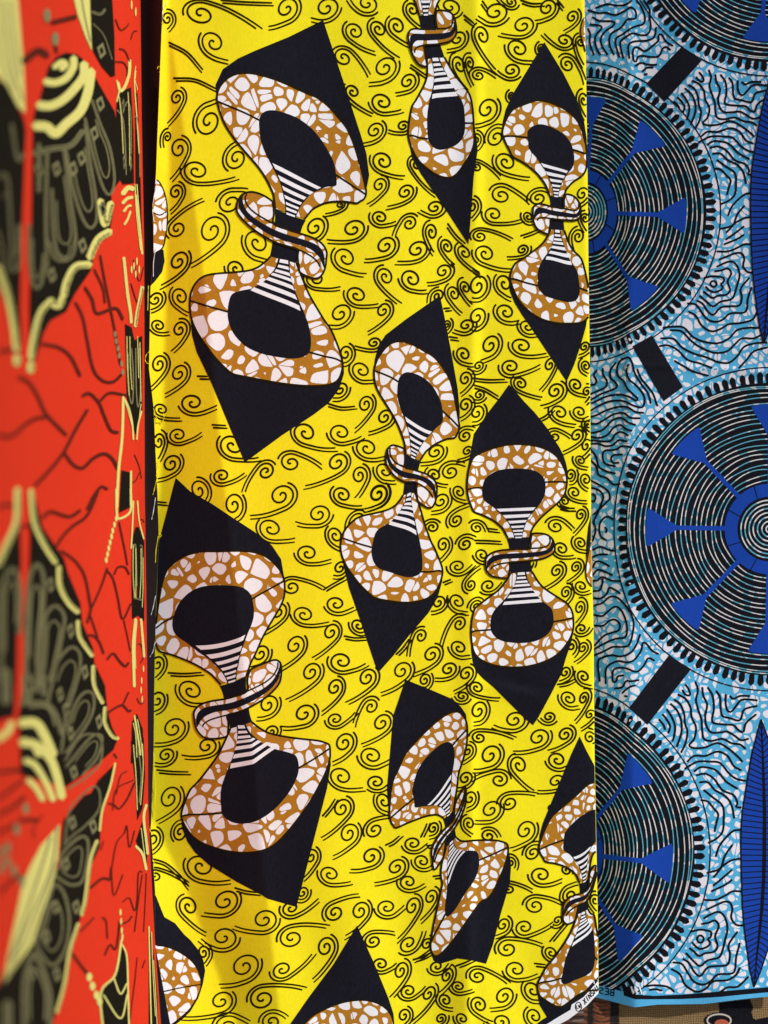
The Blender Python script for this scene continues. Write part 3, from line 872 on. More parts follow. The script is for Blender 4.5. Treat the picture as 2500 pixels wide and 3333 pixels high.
for label, lm in MOTIFS:
    W = tps(K0, lm); size = math.hypot(lm[0][0]-lm[1][0], lm[0][1]-lm[1][1])
    k = len([o for o in yellow.children if o.name.startswith('hourglass_print')]); caps = CAPS.get(k)
    if caps is None: caps = [W(dense(CAN[nm], True, 8)) for nm in ('cap_top', 'cap_bottom')]
    caps = [np.array(c_, float) for c_ in caps]
    root = FILL('hourglass_print', YEL, caps[0], 1.1, M_INK, yellow); root['label'] = label
    if len(caps) > 1: FILL('black_point', YEL, caps[1], 1.1, M_INK, root)
    for nm in ('block_top', 'block_bottom'): FILL('waist_block', YEL, W(dense(CAN[nm], True, 8)), 1.1, M_INK, root)
    for nm in ('ring_top', 'ring_bottom'):
        q = W(smooth_line(CAN[nm], False, 4)); FILL('pebbled_ring', YEL, q, 1.5, M_RING, root)
        pebbles(YEL, q, W(smooth_line(CAN[nm.replace('ring', 'inner')], False, 4)), size*0.0335, 1.8, M_WHITE, root)
        A = Acc(); A.stroke(q, 6.4, 5, clamp_yel); A.build('ring_outline', YEL, 2.1, M_LINE, root)
    for nm in ('inner_top', 'inner_bottom'): FILL('inner_panel', YEL, W(smooth_line(CAN[nm], False, 4)), 2.3, M_INK, root)
    for cc, ss in ((c1, ST_TOP), (c2, ST_BOT)):
        for q in ss: FILL('white_stripe', YEL, bend(W(dense(cc(*q), True, 6))) if k == 5 else W(dense(cc(*q), True, 6)), 2.7, M_WHITE, root, 8)
    for nm in ('side1', 'side2', 'side3', 'side4'): STROKE('ring_seam', YEL, W(CAN[nm]), 5.6, 2.4, M_LINE, root)
    q = W(smooth_line(CAN['knot'], True, 4)); FILL('knot_band', YEL, q, 2.8, M_RING, root); pebbles(YEL, q, W(sm_poly(CAN['strip'])), size*0.03, 3.1, M_WHITE, root, 2.6)
    A = Acc(); A.stroke(q, 6.4, 5, clamp_yel, True); A.build('knot_outline', YEL, 3.4, M_LINE, root)
    FILL('knot_strip', YEL, W(sm_poly(CAN['strip'])), 3.4, M_INK, root)
    for nm in ('hook1', 'hook2'): STROKE('knot_line', YEL, W(CAN[nm]), 5.0, 3.7, M_LINE, root)
def part_motif(label, black, ring, seam=None, edge=True):
    root = FILL('hourglass_print', YEL, np.array(black, float), 1.1, M_INK, yellow)
    if root is None: root = yellow
    else: root['label'] = label
    q = smooth_line(np.array(ring, float), False, 4); FILL('pebbled_ring', YEL, q, 1.5, M_RING, root); pebbles(YEL, q, None, 40, 1.8, M_WHITE, root)
    if edge: A = Acc(); A.stroke(q, 4.4, 5, clamp_yel); A.build('ring_outline', YEL, 1.9, M_LINE, root)
    if seam: STROKE('ring_seam', YEL, np.array(seam, float), 4.2, 1.9, M_LINE, root)
part_motif('black print cut by the lower left edge', [(498,2910),(507,2915),(535,2985),(570,3005),(600,3042),(620,3060),(648,3095),(662,3125),(668,3160),(660,3205),(645,3250),(620,3292),(595,3317),(565,3340),(500,3345)],
 [(505,3077),(535,3080),(565,3090),(592,3104),(615,3120),(634,3140),(648,3166),(655,3195),(653,3218),(645,3240),(620,3282),(585,3315),(555,3338)], [(522,3230),(590,3215),(655,3204)])
b3 = lambda pts: [(470+x/2, 2950+y/2) for x, y in pts]
part_motif('black print whose tip rises from the bottom of the frame', b3([(1385,125),(1500,380),(1590,600),(1622,700),(1630,800),(1000,860),(880,850),(950,766),(1080,580),(1230,380)]),
 b3([(960,860),(1040,770),(1100,712),(1200,660),(1300,625),(1400,612),(1480,620),(1550,650),(1600,700),(1622,766),(1625,860)]))
part_motif('sliver of a print on the turned left edge', [(480,818),(532,812),(536,850),(528,885),(505,915),(485,935)], [(500,585),(515,588),(530,613),(542,655),(545,715),(538,775),(528,808),(500,826)], [(495,690),(520,700),(540,690)])
part_motif('sliver of a print on the upper right edge', [(1908,35),(1913,42),(1913,60),(1906,62)], [(1912,46),(1897,66),(1890,100),(1895,130),(1904,162),(1912,205)])
part_motif('sliver of a print on the middle right edge', [(1928,1655),(1915,1715),(1909,1770),(1907,1820),(1920,1770),(1935,1730)], [(1930,1742),(1922,1775),(1911,1822),(1907,1868),(1914,1893),(1932,1916)])
# --- white selvedge with its lettering
FILL('selvedge', YEL, [(1735,3372),(1770,3340),(1815,3312),(1857,3287),(1861,3270),(1882,3257),(1900,3245),(1925,3218),(1950,3190),(1952,3240),(1910,3280),(1850,3325),(1800,3352)], 2.0, M_WHITE, yellow, 7)
FILL('selvedge_line', YEL, [(1700,3368),(1768,3318),(1812,3292),(1852,3270),(1853,3262),(1880,3246),(1898,3233),(1922,3205),(1950,3176),(1950,3192),(1925,3221),(1900,3248),(1863,3273),(1859,3290),(1815,3315),(1772,3342),(1735,3376)], 1.9, M_INK, yellow, 7)
GLY = {'X': [[(0,0),(1,1)],[(1,0),(0,1)]], 'I': [[(.5,0),(.5,1)]], 'N': [[(0,1),(0,0),(1,1),(1,0)]], 'S': [[(1,.1),(.5,0),(0,.2),(.2,.45),(.8,.55),(1,.8),(.5,1),(0,.9)]], 'H': [[(0,0),(0,1)],[(1,0),(1,1)],[(0,.5),(1,.5)]],
       'B': [[(0,0),(0,1),(.7,1),(1,.75),(.7,.5),(0,.5)],[(0,0),(.65,0),(.9,.25),(.65,.5)]], 'E': [[(1,0),(0,0),(0,1),(1,1)],[(0,.5),(.8,.5)]], 'W': [[(0,0),(.25,1),(.5,.3),(.75,1),(1,0)]], 'L': [[(0,0),(0,1),(.8,1)]]}
def lettering(txt, sheet, o, adv, du, dv, w, off, mat, parent, name='letter'):
    o = np.array(o, float); adv = np.array(adv, float); du = np.array(du, float); dv = np.array(dv, float)
    for i, ch in enumerate(txt):
        A = Acc()
        for st in GLY[ch]: A.stroke(np.array([o+adv*i+du*u_+dv*v_ for u_, v_ in st]), w, 2.0, sheet.clampf)
        A.build(name, sheet, off, mat, parent)
lettering('XINSHI', YEL, (1897,3255), (8.2,-8.9), (5.8,-5.8), (7.2,14.5), 3.4, 2.6, M_LINE, yellow)
th = np.linspace(0, 2*math.pi, 28, endpoint=False)
badge = STROKE('selvedge_badge', YEL, np.stack([1883+10*np.cos(th), 3277+15*np.sin(th)], 1), 2.8, 2.6, M_LINE, yellow, True)
lettering('LW', YEL, (1876,3273), (6.5,-2), (6,-2.5), (2,11), 2.4, 2.6, M_LINE, badge)
# --- frayed threads on the left edge
def thread(pts, rad, mat, parent, sheet, off=8):
    q = smooth_line(np.array(pts, float), False, 6); c = sheet.at(q, off+3*np.sin(np.arange(len(q))))
    vs = []; fs = []
    for i, p in enumerate(c):
        for k in range(4): vs.append(p+np.array([math.cos(k*math.pi/2), math.sin(k*math.pi/2)*0.8, math.sin(k*math.pi/2)])*rad*U)
    for i in range(len(c)-1):
        for k in range(4): fs.append((i*4+k, i*4+(k+1) % 4, i*4+4+(k+1) % 4, i*4+4+k))
    return mesh_obj('loose_thread', vs, fs, mat, parent)
for pts, m in [([(545,5),(533,18),(529,38),(532,58),(540,66)], M_WHITE), ([(513,590),(502,635),(497,680),(500,715),(505,722)], M_WHITE), ([(508,640),(498,660),(499,690)], M_YEL),
   ([(508,805),(500,850),(499,900)], M_WHITE), ([(483,930),(482,960),(481,1010)], M_YEL), ([(485,1145),(476,1155),(473,1172),(478,1182),(484,1184)], M_YEL), ([(500,1330),(510,1360),(525,1372),(534,1362),(532,1345)], M_YEL),
   ([(515,1500),(510,1530),(509,1550)], M_YEL), ([(510,1560),(503,1590),(498,1610)], M_YEL), ([(506,1620),(500,1660),(494,1690)], M_WHITE), ([(515,1745),(508,1790),(506,1830)], M_YEL), ([(520,1750),(525,1742),(518,1738)], M_YEL),
   ([(506,1940),(499,1975),(492,2000)], M_WHITE), ([(505,2090),(498,2120),(488,2138)], M_WHITE), ([(500,2450),(503,2520),(505,2590),(501,2660)], M_YEL), ([(492,2690),(488,2700),(493,2712)], M_YEL), ([(503,2790),(497,2800),(503,2808)], M_YEL), ([(512,225),(516,215),(522,222),(519,235)], M_YEL)]:
    thread(pts, 1.1, m, yellow, YEL)

# ---------------------------------------------------------------- blue cloth
BC = interp([(-60, 2050), (1200, 2049), (1600, 2046), (2400, 2056), (3200, 2067), (3400, 2070)])
YBB = interp([(1840, 3232), (1946, 3248), (2067, 3279), (2090, 3276), (2140, 3270), (2295, 3268), (2400, 3254), (2500, 3244), (2700, 3232)])
def h_blu(x, y):
    x = np.asarray(x, float); y = np.asarray(y, float)
    up = np.clip(1-y/2100.0, 0, 1); up = up*up*(3-2*up)
    h = -82-0.42*ramp(BC(y)-x, 8)+0.29*up*ramp(x-BC(y), 40)
    h = h+2.6*np.sin(x/70.0+y/600.0)+2.0*np.sin(y/190.0-x/300.0)+1.6*np.sin(x/43.0-y/350.0)
    h = h+3.0*np.exp(-((y-1190-0.05*(x-2100))/9.0)**2)*(x > 2040)
    # side-ways puckers at the hem
    low = np.clip((y-2900)/350.0, 0, 1); h = h+low*4*np.sin((x+0.2*y)/47.0)
    return h
def clamp_blu(p):
    p = np.array(p, float); p[:, 0] = np.clip(p[:, 0], 1850, 2640); p[:, 1] = np.clip(p[:, 1], -55, YBB(p[:, 0])); return p
BLU = Sheet(h_blu, clamp_blu)
v = np.linspace(0, 1, 430)[:, None]; u = np.linspace(0, 1, 130)[None, :]
xs = 1845+u*(2645-1845)+0*v; ys = -60+v*(YBB(xs)+60)
blue = grid('blue_cloth', BLU, xs, ys, M_CYAN)
tag(blue, 'blue cotton cloth with black wheel prints and royal blue leaves, hanging on the right', 'cloth')
A = Acc()
for q in pebble_shapes((1880, -30), (2540, 3260), 31, 3.4, lambda c: np.array([True]), 0.35, (0.35, 1.35), 0.34):
    if not (1880 < q[:, 0].mean() < 2540 and -40 < q[:, 1].mean() < YBB(q[:, 0].mean())): continue
    c = q.mean(0); hid = False
    for cx, cy, ra, rb in ((2508, -240, 487, 487), (1858, 690, 488, 488), (2505, 1722, 522, 526), (1781, 2775, 531, 545)):
        dx = c[0]-cx if c[0] > BC(c[1]) else (BC(c[1])-(BC(c[1])-c[0])/0.75)-cx
        hid = hid or (dx/ra)**2+((c[1]-cy)/rb)**2 < 0.80
    if not hid: A.fill(q, 9, clamp_blu)
A.build('wax_pebbles', BLU, 0.4, M_PALE, blue)['kind'] = 'stuff'
def warp(p):
    """beyond the fold the left strip turns away and is seen narrower"""
    p = np.array(p, float); c = BC(p[:, 1]); p[:, 0] = np.where(p[:, 0] < c, c-(c-p[:, 0])*0.75, p[:, 0]); return p
def wheel(cx, cy, ra, rb, label, spin=0.0, a_from=0, a_to=360, nseed=104):
    def pol(r, deg):
        t = np.radians(np.asarray(deg, float)+spin); return np.stack([cx+ra*r*np.cos(t), cy+rb*r*np.sin(t)], -1)
    def vis(p): return (p[:, 0] > 1800) & (p[:, 0] < 2600) & (p[:, 1] > -50)
    full = np.arange(0, 360, 2.0)
    root = FILL('wheel_print', BLU, warp(pol(0.905, full)), 0.8, M_BINK, blue, 13)
    root['label'] = label
    A = Acc(); A.stroke(warp(pol(1.0, full)), 4.2, 7, clamp_blu, True); A.build('wheel_outline', BLU, 0.9, M_BINK, root)
    for k in range(nseed):
        d = 360*k/nseed+random.uniform(-.3, .3)
        if not vis(pol(0.93, np.array([d])))[0]: continue
        w = 360/nseed*random.uniform(.31, .36); r0, r1 = 0.895, random.uniform(.966, .976)
        q = np.vstack([pol(r0, [d-w*.75]), pol((r0+r1)/2-.012, [d-w*.9]), pol((r0+r1)/2+.015, [d-w]), pol(r1-.012, [d-w*.75]), pol(r1, [d]), pol(r1-.012, [d+w*.75]), pol((r0+r1)/2+.015, [d+w]), pol((r0+r1)/2-.012, [d+w*.9]), pol(r0, [d+w*.75])])
        FILL('seed', BLU, warp(q), 1.0, M_BINK, root, 14)
    rr = [0.022, 0.048, 0.075, 0.102, 0.128, 0.153, 0.178]+list(np.arange(0.303, 0.885, 0.0318))+[0.888]
    for r in rr:
        p0, p1 = random.uniform(0, 6), random.uniform(0, 6)
        wob = 0.004*np.sin(np.radians(full)*3+p0)+0.003*np.sin(np.radians(full)*7+p1)
        q = pol((r+wob*(r > .25)), full)
        A = Acc(); q2 = np.vstack([q, q[:1]]); ok = vis(q2)
        idx = np.where(ok)[0]
        if len(idx) < 2: continue
        for run in np.split(idx, np.where(np.diff(idx) > 1)[0]+1):
            if len(run) > 1: A.stroke(warp(q2[run]), 3.2 if r > .25 else 4.2, 7, clamp_blu)
        A.build('ring_line', BLU, 1.2, M_DASH, root)
    # hub ring, spokes and fan-shaped blades in royal blue
    hub = Acc()
    for k in range(90):
        d0, d1 = 4*k, 4*k+4
        q = warp(np.vstack([pol(.2, [d0]), pol(.28, [d0]), pol(.28, [d1]), pol(.2, [d1])]))
        if vis(pol(.24, [d0+2]))[0]: hub.add(clamp_blu(q), [(0, 1, 2, 3)])
    ho = hub.build('hub', BLU, 1.5, M_ROYAL, root)
    for k in range(8):
        d = 45*k+random.uniform(-2, 2)
        if not (vis(pol(.5, [d]))[0] or vis(pol(.78, [d]))[0]): continue
        q = np.vstack([pol(.27, [d-3.0]), pol(.58, [d-1.4]), pol(.765, [d-9.0]), pol(.772, np.linspace(d-7, d+7, 7)), pol(.765, [d+9.0]), pol(.58, [d+1.4]), pol(.27, [d+3.0])])
        FILL('blade', BLU, warp(q), 1.6, M_ROYAL, root)
        if ho is not None:
            A = Acc(); A.stroke(warp(np.vstack([pol(.2, [d+22]), pol(.28, [d+24])])), 3, 5, clamp_blu); A.build('hub_seam', BLU, 1.9, M_BINK, root)
wheel(2508, -240, 487, 487, 'wheel print cut by the top right corner', 6)
wheel(1858, 690, 488, 488, 'upper wheel print half hidden by the yellow cloth', 3)
wheel(2505, 1722, 522, 526, 'largest wheel print at the right edge of the frame', 0)
wheel(1781, 2775, 531, 545, 'lower wheel print half hidden by the yellow cloth', 5)
# black bars that link the wheels
r1 = lambda pts: [(1860+x/2.592, y/2.592) for x, y in pts]
r2 = lambda pts: [(1860+x/2.592, 800+y/2.592) for x, y in pts]
r3 = lambda pts: [(1860+x/2.592, 1600+y/2.592) for x, y in pts]
for q in (r1([(930,393),(1100,512),(785,858),(632,705)]), r2([(515,848),(680,755),(942,1192),(778,1312),(640,1070)]), r3([(822,1382),(1012,1497),(642,1968),(487,1825)])):
    FILL('link_bar', BLU, q, 1.1, M_INK, blue)
# leaves
def leaf(dx, dy, label):
    edge = [(2478,2342),(2463,2395),(2450,2446),(2436,2520),(2425,2590),(2417,2640),(2413,2695),(2412,2760),(2413,2822),(2415,2880),(2417,2948),(2421,3000),(2427,3054),(2434,3105),(2442,3160),(2455,3214)]
    mid = [(2478,2342),(2484,2480),(2489,2650),(2488,2780),(2486,2864),(2480,2960),(2470,3060),(2463,3117),(2455,3214)]
    E = np.array(edge, float)+(dx, dy); Mi = np.array(mid, float)+(dx, dy)
    mx = interp([(y, x) for x, y in Mi]); ex = interp([(y, x) for x, y in E])
    right = np.stack([2*mx(E[:, 1])-E[:, 0], E[:, 1]], 1)
    root = FILL('leaf_print', BLU, np.vstack([E, right[::-1][1:-1]]), 1.3, M_ROYAL, blue); root['label'] = label
    A = Acc(); A.stroke(np.vstack([E, right[::-1][1:]]), 4.5, 7, clamp_blu); A.build('leaf_outline', BLU, 1.7, M_BINK, root)
    A = Acc(); ysm = np.linspace(E[0, 1], E[-1, 1], 60); w = 3+9*np.sin(np.linspace(0, math.pi, 60))
    A.fill(np.vstack([np.stack([mx(ysm)-w/2, ysm], 1), np.stack([mx(ysm)+w/2, ysm], 1)[::-1]]), 9, clamp_blu); A.build('midrib', BLU, 1.7, M_BINK, root)
    c = E[0, 1]+0.52*(E[-1, 1]-E[0, 1])
    for yv in np.arange(E[0, 1]+22, E[-1, 1]-16, 17.5):
        k = np.clip((yv-c)/260.0, -1, 1); ye = yv+22*k
        if not E[0, 1] < ye < E[-1, 1]: continue
        for sgn in (-1, 1):
            xe = ex(ye) if sgn < 0 else 2*mx(ye)-ex(ye)
            if mx(yv) > 2520 and sgn > 0: continue
            A = Acc(); A.stroke(np.array([(xe, ye), (mx(yv), yv)]), 3.4, 7, clamp_blu); A.build('leaf_vein', BLU, 1.7, M_BINK, root)
leaf(0, 0, 'whole royal blue leaf print, lower right'); leaf(31, -2095, 'royal blue leaf print cut by the right edge, upper right')
# wavy lines of the ground
W1 = '''205,65 300,35 380,45 450,40 510,5
140,85 230,110 290,105 370,125 450,90 500,60 540,90 545,150 510,160 470,165 420,230 340,280 320,340 330,400 360,460
180,145 240,175 350,180 360,210 290,260 250,320 260,390 305,460
160,205 240,215 255,240 210,290 200,350 220,420 245,460
140,240 160,290 155,360 190,460
550,0 590,60 620,140 610,200 560,215 500,240 430,290 380,320 375,380 405,480
610,0 660,80 660,150 670,230 640,290 580,295 520,280 460,310 415,350 420,420 440,490
715,230 700,310 640,340 560,345 500,360 480,400 490,490
855,385 800,350 760,290 735,300 735,340 680,390 620,430 560,400 525,410 520,470 530,515 550,515 560,480 600,470 680,480 740,470 770,410 800,395 835,420
540,555 590,530 650,545 720,545
600,600 640,570 690,570
615,628 640,622'''
W2 = '''1080,610 1110,650 1115,685 1080,680 1055,650
1160,590 1180,650 1165,720 1185,790 1210,860 1215,930 1230,990 1290,1005 1380,990 1450,1020 1520,1030 1565,1058
1215,630 1225,690 1255,750 1240,830 1250,900 1290,945 1360,945 1420,940 1480,970 1530,1000 1590,990
1260,630 1300,690 1310,780 1295,850 1310,880 1400,890 1470,895 1510,930 1550,940 1570,880 1650,820
1330,655 1360,700 1365,780 1380,830 1440,845 1520,860 1550,790 1600,770 1659,760
1405,680 1405,740 1420,790 1450,800 1490,760 1540,715 1659,720
1440,690 1470,710 1520,690 1600,690
1020,680 1080,710 1120,770 1130,840 1165,910 1150,990 1110,1035 1150,1055 1240,1050 1340,1020 1430,1060 1510,1120 1540,1150
990,715 1040,750 1070,820 1075,880 1095,940 1080,1020 1045,1085
960,745 1010,790 1040,850 1050,910 1040,970 1010,1045
930,785 970,840 995,900 990,960 975,1005
895,820 940,870 955,910 940,950
865,855 900,890 915,925
1095,1150 1150,1110 1240,1110 1340,1080 1420,1110 1470,1180 1530,1210
1075,1200 1110,1180 1180,1150 1280,1150 1360,1160 1430,1230 1490,1270 1565,1285
1150,1220 1200,1190 1280,1195 1340,1220 1410,1290 1500,1340
1170,1245 1240,1235 1310,1270 1380,1350 1470,1385 1500,1440 1490,1468 1530,1472
1195,1295 1260,1295 1320,1350 1400,1390 1450,1450 1475,1545
1230,1350 1300,1400 1380,1460 1390,1550 1380,1640 1330,1690 1265,1720
1205,1420 1260,1430 1310,1480 1345,1520 1330,1580 1315,1640
1530,1630 1470,1635 1400,1690 1350,1750 1325,1815
1460,1735 1400,1810 1370,1890 1310,1960
1530,1830 1460,1840 1400,1870 1340,1910 1255,1930
1455,1910 1390,1960 1305,2020
1455,1980 1400,2015 1290,2060
1530,2060 1460,2060 1400,2090 1320,2120 1230,2120
1250,2189 1310,2164 1390,2134 1440,2139 1460,2184 1450,2244 1490,2294 1560,2299
1230,2249 1280,2224 1350,2204 1400,2244 1420,2324 1400,2404 1380,2474 1350,2524 1260,2544 1200,2584 1150,2554 1085,2494
1210,2289 1270,2279 1320,2264 1350,2304 1320,2374 1340,2444 1310,2484 1240,2494 1190,2514 1150,2484 1115,2459
1120,2344 1200,2329 1285,2344 1280,2384 1260,2394 1280,2424 1255,2449 1200,2464 1160,2444 1135,2419
1200,2368 1222,2380 1226,2400 1212,2418 1190,2419 1175,2402 1176,2382 1194,2369
1060,2534 1110,2564 1150,2624 1200,2654 1260,2594 1340,2584 1420,2574 1440,2504 1430,2434 1500,2344
980,2559 1050,2569 1100,2634 1150,2694 1220,2714 1280,2694 1340,2644 1440,2639 1480,2614 1490,2524 1520,2424
990,2629 1050,2664 1100,2744 1180,2794 1260,2774 1330,2734 1430,2724 1530,2694 1570,2624
775,2764 870,2754 950,2764 1030,2844 1130,2884 1240,2894 1330,2854 1400,2784 1500,2764 1590,2764 1655,2724
835,2784 930,2794 1000,2864 1080,2924 1200,2974 1310,2964 1380,2904 1440,2854 1540,2854 1620,2814
755,2854 860,2859 940,2934 1040,2984 1140,3014 1240,3054 1330,3059 1400,3004 1460,2924 1560,2894 1650,2889
745,2919 820,2914 900,2954 980,3034 1080,3064 1185,3102
1415,3104 1480,3034 1540,2964 1655,2929
870,3044 940,3084 1030,3134 1155,3169'''
W3 = '''215,1050 190,1090 215,1140 195,1170 165,1170
265,1035 270,1090 300,1140 290,1190 230,1220 165,1250
375,985 330,1050 330,1110 370,1150 385,1190 330,1220 250,1250 165,1300
430,950 390,1010 390,1090 440,1140 470,1200 530,1260 560,1290 545,1305 480,1270 400,1255 300,1270 170,1330
430,960 480,940 510,980 530,1060 560,1120 600,1180 650,1250 670,1330
480,1000 465,1060 490,1130 540,1170 600,1240 620,1300 600,1360 530,1350 440,1310 330,1310 230,1350 165,1390
555,1040 590,1120 640,1180
640,1180 690,1250 725,1350
610,1410 540,1400 470,1360 390,1360 290,1390 210,1430 165,1440
580,1455 500,1450 440,1410 360,1420 290,1460 220,1500 165,1500
540,1510 480,1490 420,1450 350,1470 300,1520 250,1560 165,1580
510,1560 460,1545 410,1510 350,1540 310,1590 240,1620 165,1610
480,1600 420,1570 370,1590 340,1640 280,1650 165,1640
470,1650 400,1640 350,1680 290,1690 230,1670 165,1670
510,1700 430,1690 370,1720 280,1730 265,1790 290,1840 370,1860
430,1760 360,1765 335,1790 350,1830 400,1830
165,1720 210,1780 230,1860 290,1900 370,1920
165,1810 210,1860 230,1930 300,1960 350,2010 410,2010
165,1980 240,2020 310,2070 325,2130 310,2150 250,2210 190,2265
165,2040 230,2060 270,2110 255,2170 220,2260 190,2330 205,2400 180,2490
180,2090 205,2120 190,2160 170,2150
355,2309 300,2284 250,2324 235,2384 250,2454 295,2484
285,2375 300,2400 290,2420
180,2564 250,2539 310,2564 370,2574
180,2624 240,2604 305,2604
180,2714 210,2664 260,2669 320,2704
185,2774 220,2734 270,2744 345,2779
185,2824 220,2824 255,2794 290,2804 340,2824 415,2829
185,2914 240,2904 260,2854 265,2809
185,2974 250,2974 300,2934 320,2884 370,2904 410,2934
190,3034 260,3014 320,2964 380,2964 440,3014 500,3094
192,3114 260,3124 310,3084 370,3044 420,3074 460,3164 470,3254 450,3304 380,3314 300,3344 190,3404
195,3204 270,3204 320,3164 370,3154 410,3194 400,3244 340,3264 270,3294 195,3374
500,3094 525,3174 520,3254 490,3364 430,3384 350,3384 270,3424 195,3454
580,3279 550,3364 500,3434 420,3464 340,3454 260,3474 225,3514 240,3674
735,3444 680,3414 630,3354 600,3354 590,3414 530,3494 470,3514 390,3504 310,3544 290,3594 290,3694
700,3499 650,3479 610,3544 550,3594 460,3564 380,3564 350,3594 350,3674 380,3674 390,3634 440,3624
570,3664 500,3674 460,3674 430,3724 365,3734
540,3709 490,3724 450,3754 430,3774
448,3798 470,3802'''
def waves(txt, by, f=lambda p: p):
    for w, q in polys(txt, 2.592, 1860, by):
        STROKE('wavy_line', BLU, f(q), 6.6, 1.0, M_BINK, blue)
waves(W1, 0); waves(W2, 0); waves(W3, 800)
def lower(p):
    q = np.stack([2145.5+1.041*(p[:, 0]-2193.7), 2219+1.203*(p[:, 1]-227.6)], 1); return q[q[:, 1] < 3206]
for w, q in polys(W2, 2.592, 1860, 0):
    q2 = lower(smooth_line(q))
    if len(q2) > 8 and np.abs(np.diff(q2, axis=0)).max() < 40: STROKE('wavy_line', BLU, q2, 7.0, 1.0, M_BINK, blue, sm=False)
h3 = lambda pts: np.array([(2100+x*.42, 3125+y*.42) for x, y in pts])
for q in ([(205,70),(270,110),(310,190),(380,240),(430,242),(480,215),(530,165),(640,155),(710,110),(735,60)], [(580,250),(640,212),(720,205),(800,130)], [(-10,205),(60,196),(140,200),(190,215),(225,245)], [(35,232),(80,226),(130,236)]):
    STROKE('wavy_line', BLU, h3(q), 7, 1.0, M_BINK, blue)
# hem: black border, then the plain cyan selvedge
yb = lambda x: float(YBB(x))
xx = np.r_[np.arange(1850, 2067, 12), 2067, np.arange(2075, 2641, 12)]
top = np.array([(x, yb(x)-(41 if x < 2067 else 34)) for x in xx]); bot = np.array([(x, yb(x)) for x in xx])
FILL('cyan_selvedge', BLU, np.vstack([top, bot[::-1]]), 2.2, M_HEM, blue, 9)
b4 = lambda pts: [(1860+x/2.371, 2400+y/2.371) for x, y in pts]
FILL('hem_border', BLU, b4([(403,1955),(440,1915),(495,1985),(640,1995),(860,1985),(1140,1962),(1330,1945),(1517,1928),(1700,1910),(1700,1950),(1517,1968),(1330,1985),(1140,2004),(860,2020),(640,2022),(495,2022),(405,1992)]), 2.6, M_BINK, blue, 9)
for px in (455, 485, 520): FILL('hem_tick', BLU, b4([(px,1925),(px+12,1920),(px+28,1975),(px+20,1982)]), 2.9, M_WHITE, blue, 6)
lettering('BES', BLU, (1999,3222), (-17.5,-3.2), (-12,-1.8), (-1,19), 3.6, 2.8, M_BINK, blue)

# ---------------------------------------------------------------- burlap wall hanging and the woven strip below the blue cloth
mB, N, L, b = new_mat('burlap')
tc = N.new('ShaderNodeTexCoord')
w1 = N.new('ShaderNodeTexWave'); w2 = N.new('ShaderNodeTexWave'); w1.bands_direction = 'X'; w2.bands_direction = 'Z'
for w in (w1, w2):
    w.inputs['Scale'].default_value = 95; w.inputs['Distortion'].default_value = 5.0; w.inputs['Detail'].default_value = 4; L.new(tc.outputs['Object'], w.inputs['Vector'])
mu = N.new('ShaderNodeMath'); mu.operation = 'ADD'; L.new(w1.outputs['Fac'], mu.inputs[0]); L.new(w2.outputs['Fac'], mu.inputs[1])
cr = N.new('ShaderNodeValToRGB'); cr.color_ramp.elements[0].color = (0.10, 0.055, 0.018, 1); cr.color_ramp.elements[1].color = (0.30, 0.185, 0.075, 1)
hf = N.new('ShaderNodeMath'); hf.operation = 'MULTIPLY'; hf.inputs[1].default_value = 0.5; L.new(mu.outputs[0], hf.inputs[0]); L.new(hf.outputs[0], cr.inputs[0]); L.new(cr.outputs[0], b.inputs['Base Color'])
bp = N.new('ShaderNodeBump'); bp.inputs['Strength'].default_value = 0.6; bp.inputs['Distance'].default_value = 0.001; L.new(hf.outputs[0], bp.inputs['Height']); L.new(bp.outputs[0], b.inputs['Normal']); b.inputs['Roughness'].default_value = 0.95
def h_bur(x, y): return -175+3*np.sin(np.asarray(x)/60.0)+2*np.sin(np.asarray(y)/45.0)
BUR = Sheet(h_bur, lambda p: p)
xs, ys = np.meshgrid(np.linspace(2014, 2700, 60), np.linspace(2900, 3480, 50))
bur = grid('burlap_hanging', BUR, xs, ys, mB)
tag(bur, 'coarse brown burlap hanging with a black printed head, below the blue cloth', 'burlap')
head = FILL('painted_head', BUR, b4([(1140,2050),(1380,2020),(1405,2090),(1390,2120),(1402,2165),(1420,2180),(1600,2140),(1600,2300),(1100,2300),(1165,2225),(1150,2150)]), 2, M_BINK, bur)
th = np.linspace(0, 2*math.pi, 36, endpoint=False)
el = lambda cx, cy, ra, rb: b4([(cx+ra*math.cos(t), cy+rb*math.sin(t)) for t in th])
FILL('earring', BUR, el(1140, 2185, 110, 62), 3, M_BINK, head); STROKE('earring_rim', BUR, el(1140, 2185, 92, 48), 5, 4, cloth_mat('bone_paint', (0.55, 0.5, 0.42)), head, True)
FILL('earring_drop', BUR, el(1160, 2212, 55, 36), 4, cloth_mat('rust_paint', (0.42, 0.10, 0.05)), head); None
mW, N, L, b = new_mat('woven_rust'); tc = weave(N, L, b, 0.4)
wv = N.new('ShaderNodeTexWave'); wv.bands_direction = 'Z'; wv.inputs['Scale'].default_value = 40; wv.inputs['Distortion'].default_value = 6; wv.inputs['Detail'].default_value = 3; L.new(tc.outputs['Object'], wv.inputs['Vector'])
cr = N.new('ShaderNodeValToRGB'); cr.color_ramp.elements[0].color = (0.03, 0.012, 0.007, 1); cr.color_ramp.elements[1].color = (0.16, 0.055, 0.026, 1); L.new(wv.outputs['Fac'], cr.inputs[0]); L.new(cr.outputs[0], b.inputs['Base Color'])
WOV = Sheet(lambda x, y: -150+2.5*np.sin(np.asarray(x)/14.0), lambda p: p)
xs, ys = np.meshgrid(np.linspace(1760, 2016, 50), np.linspace(3050, 3480, 40))
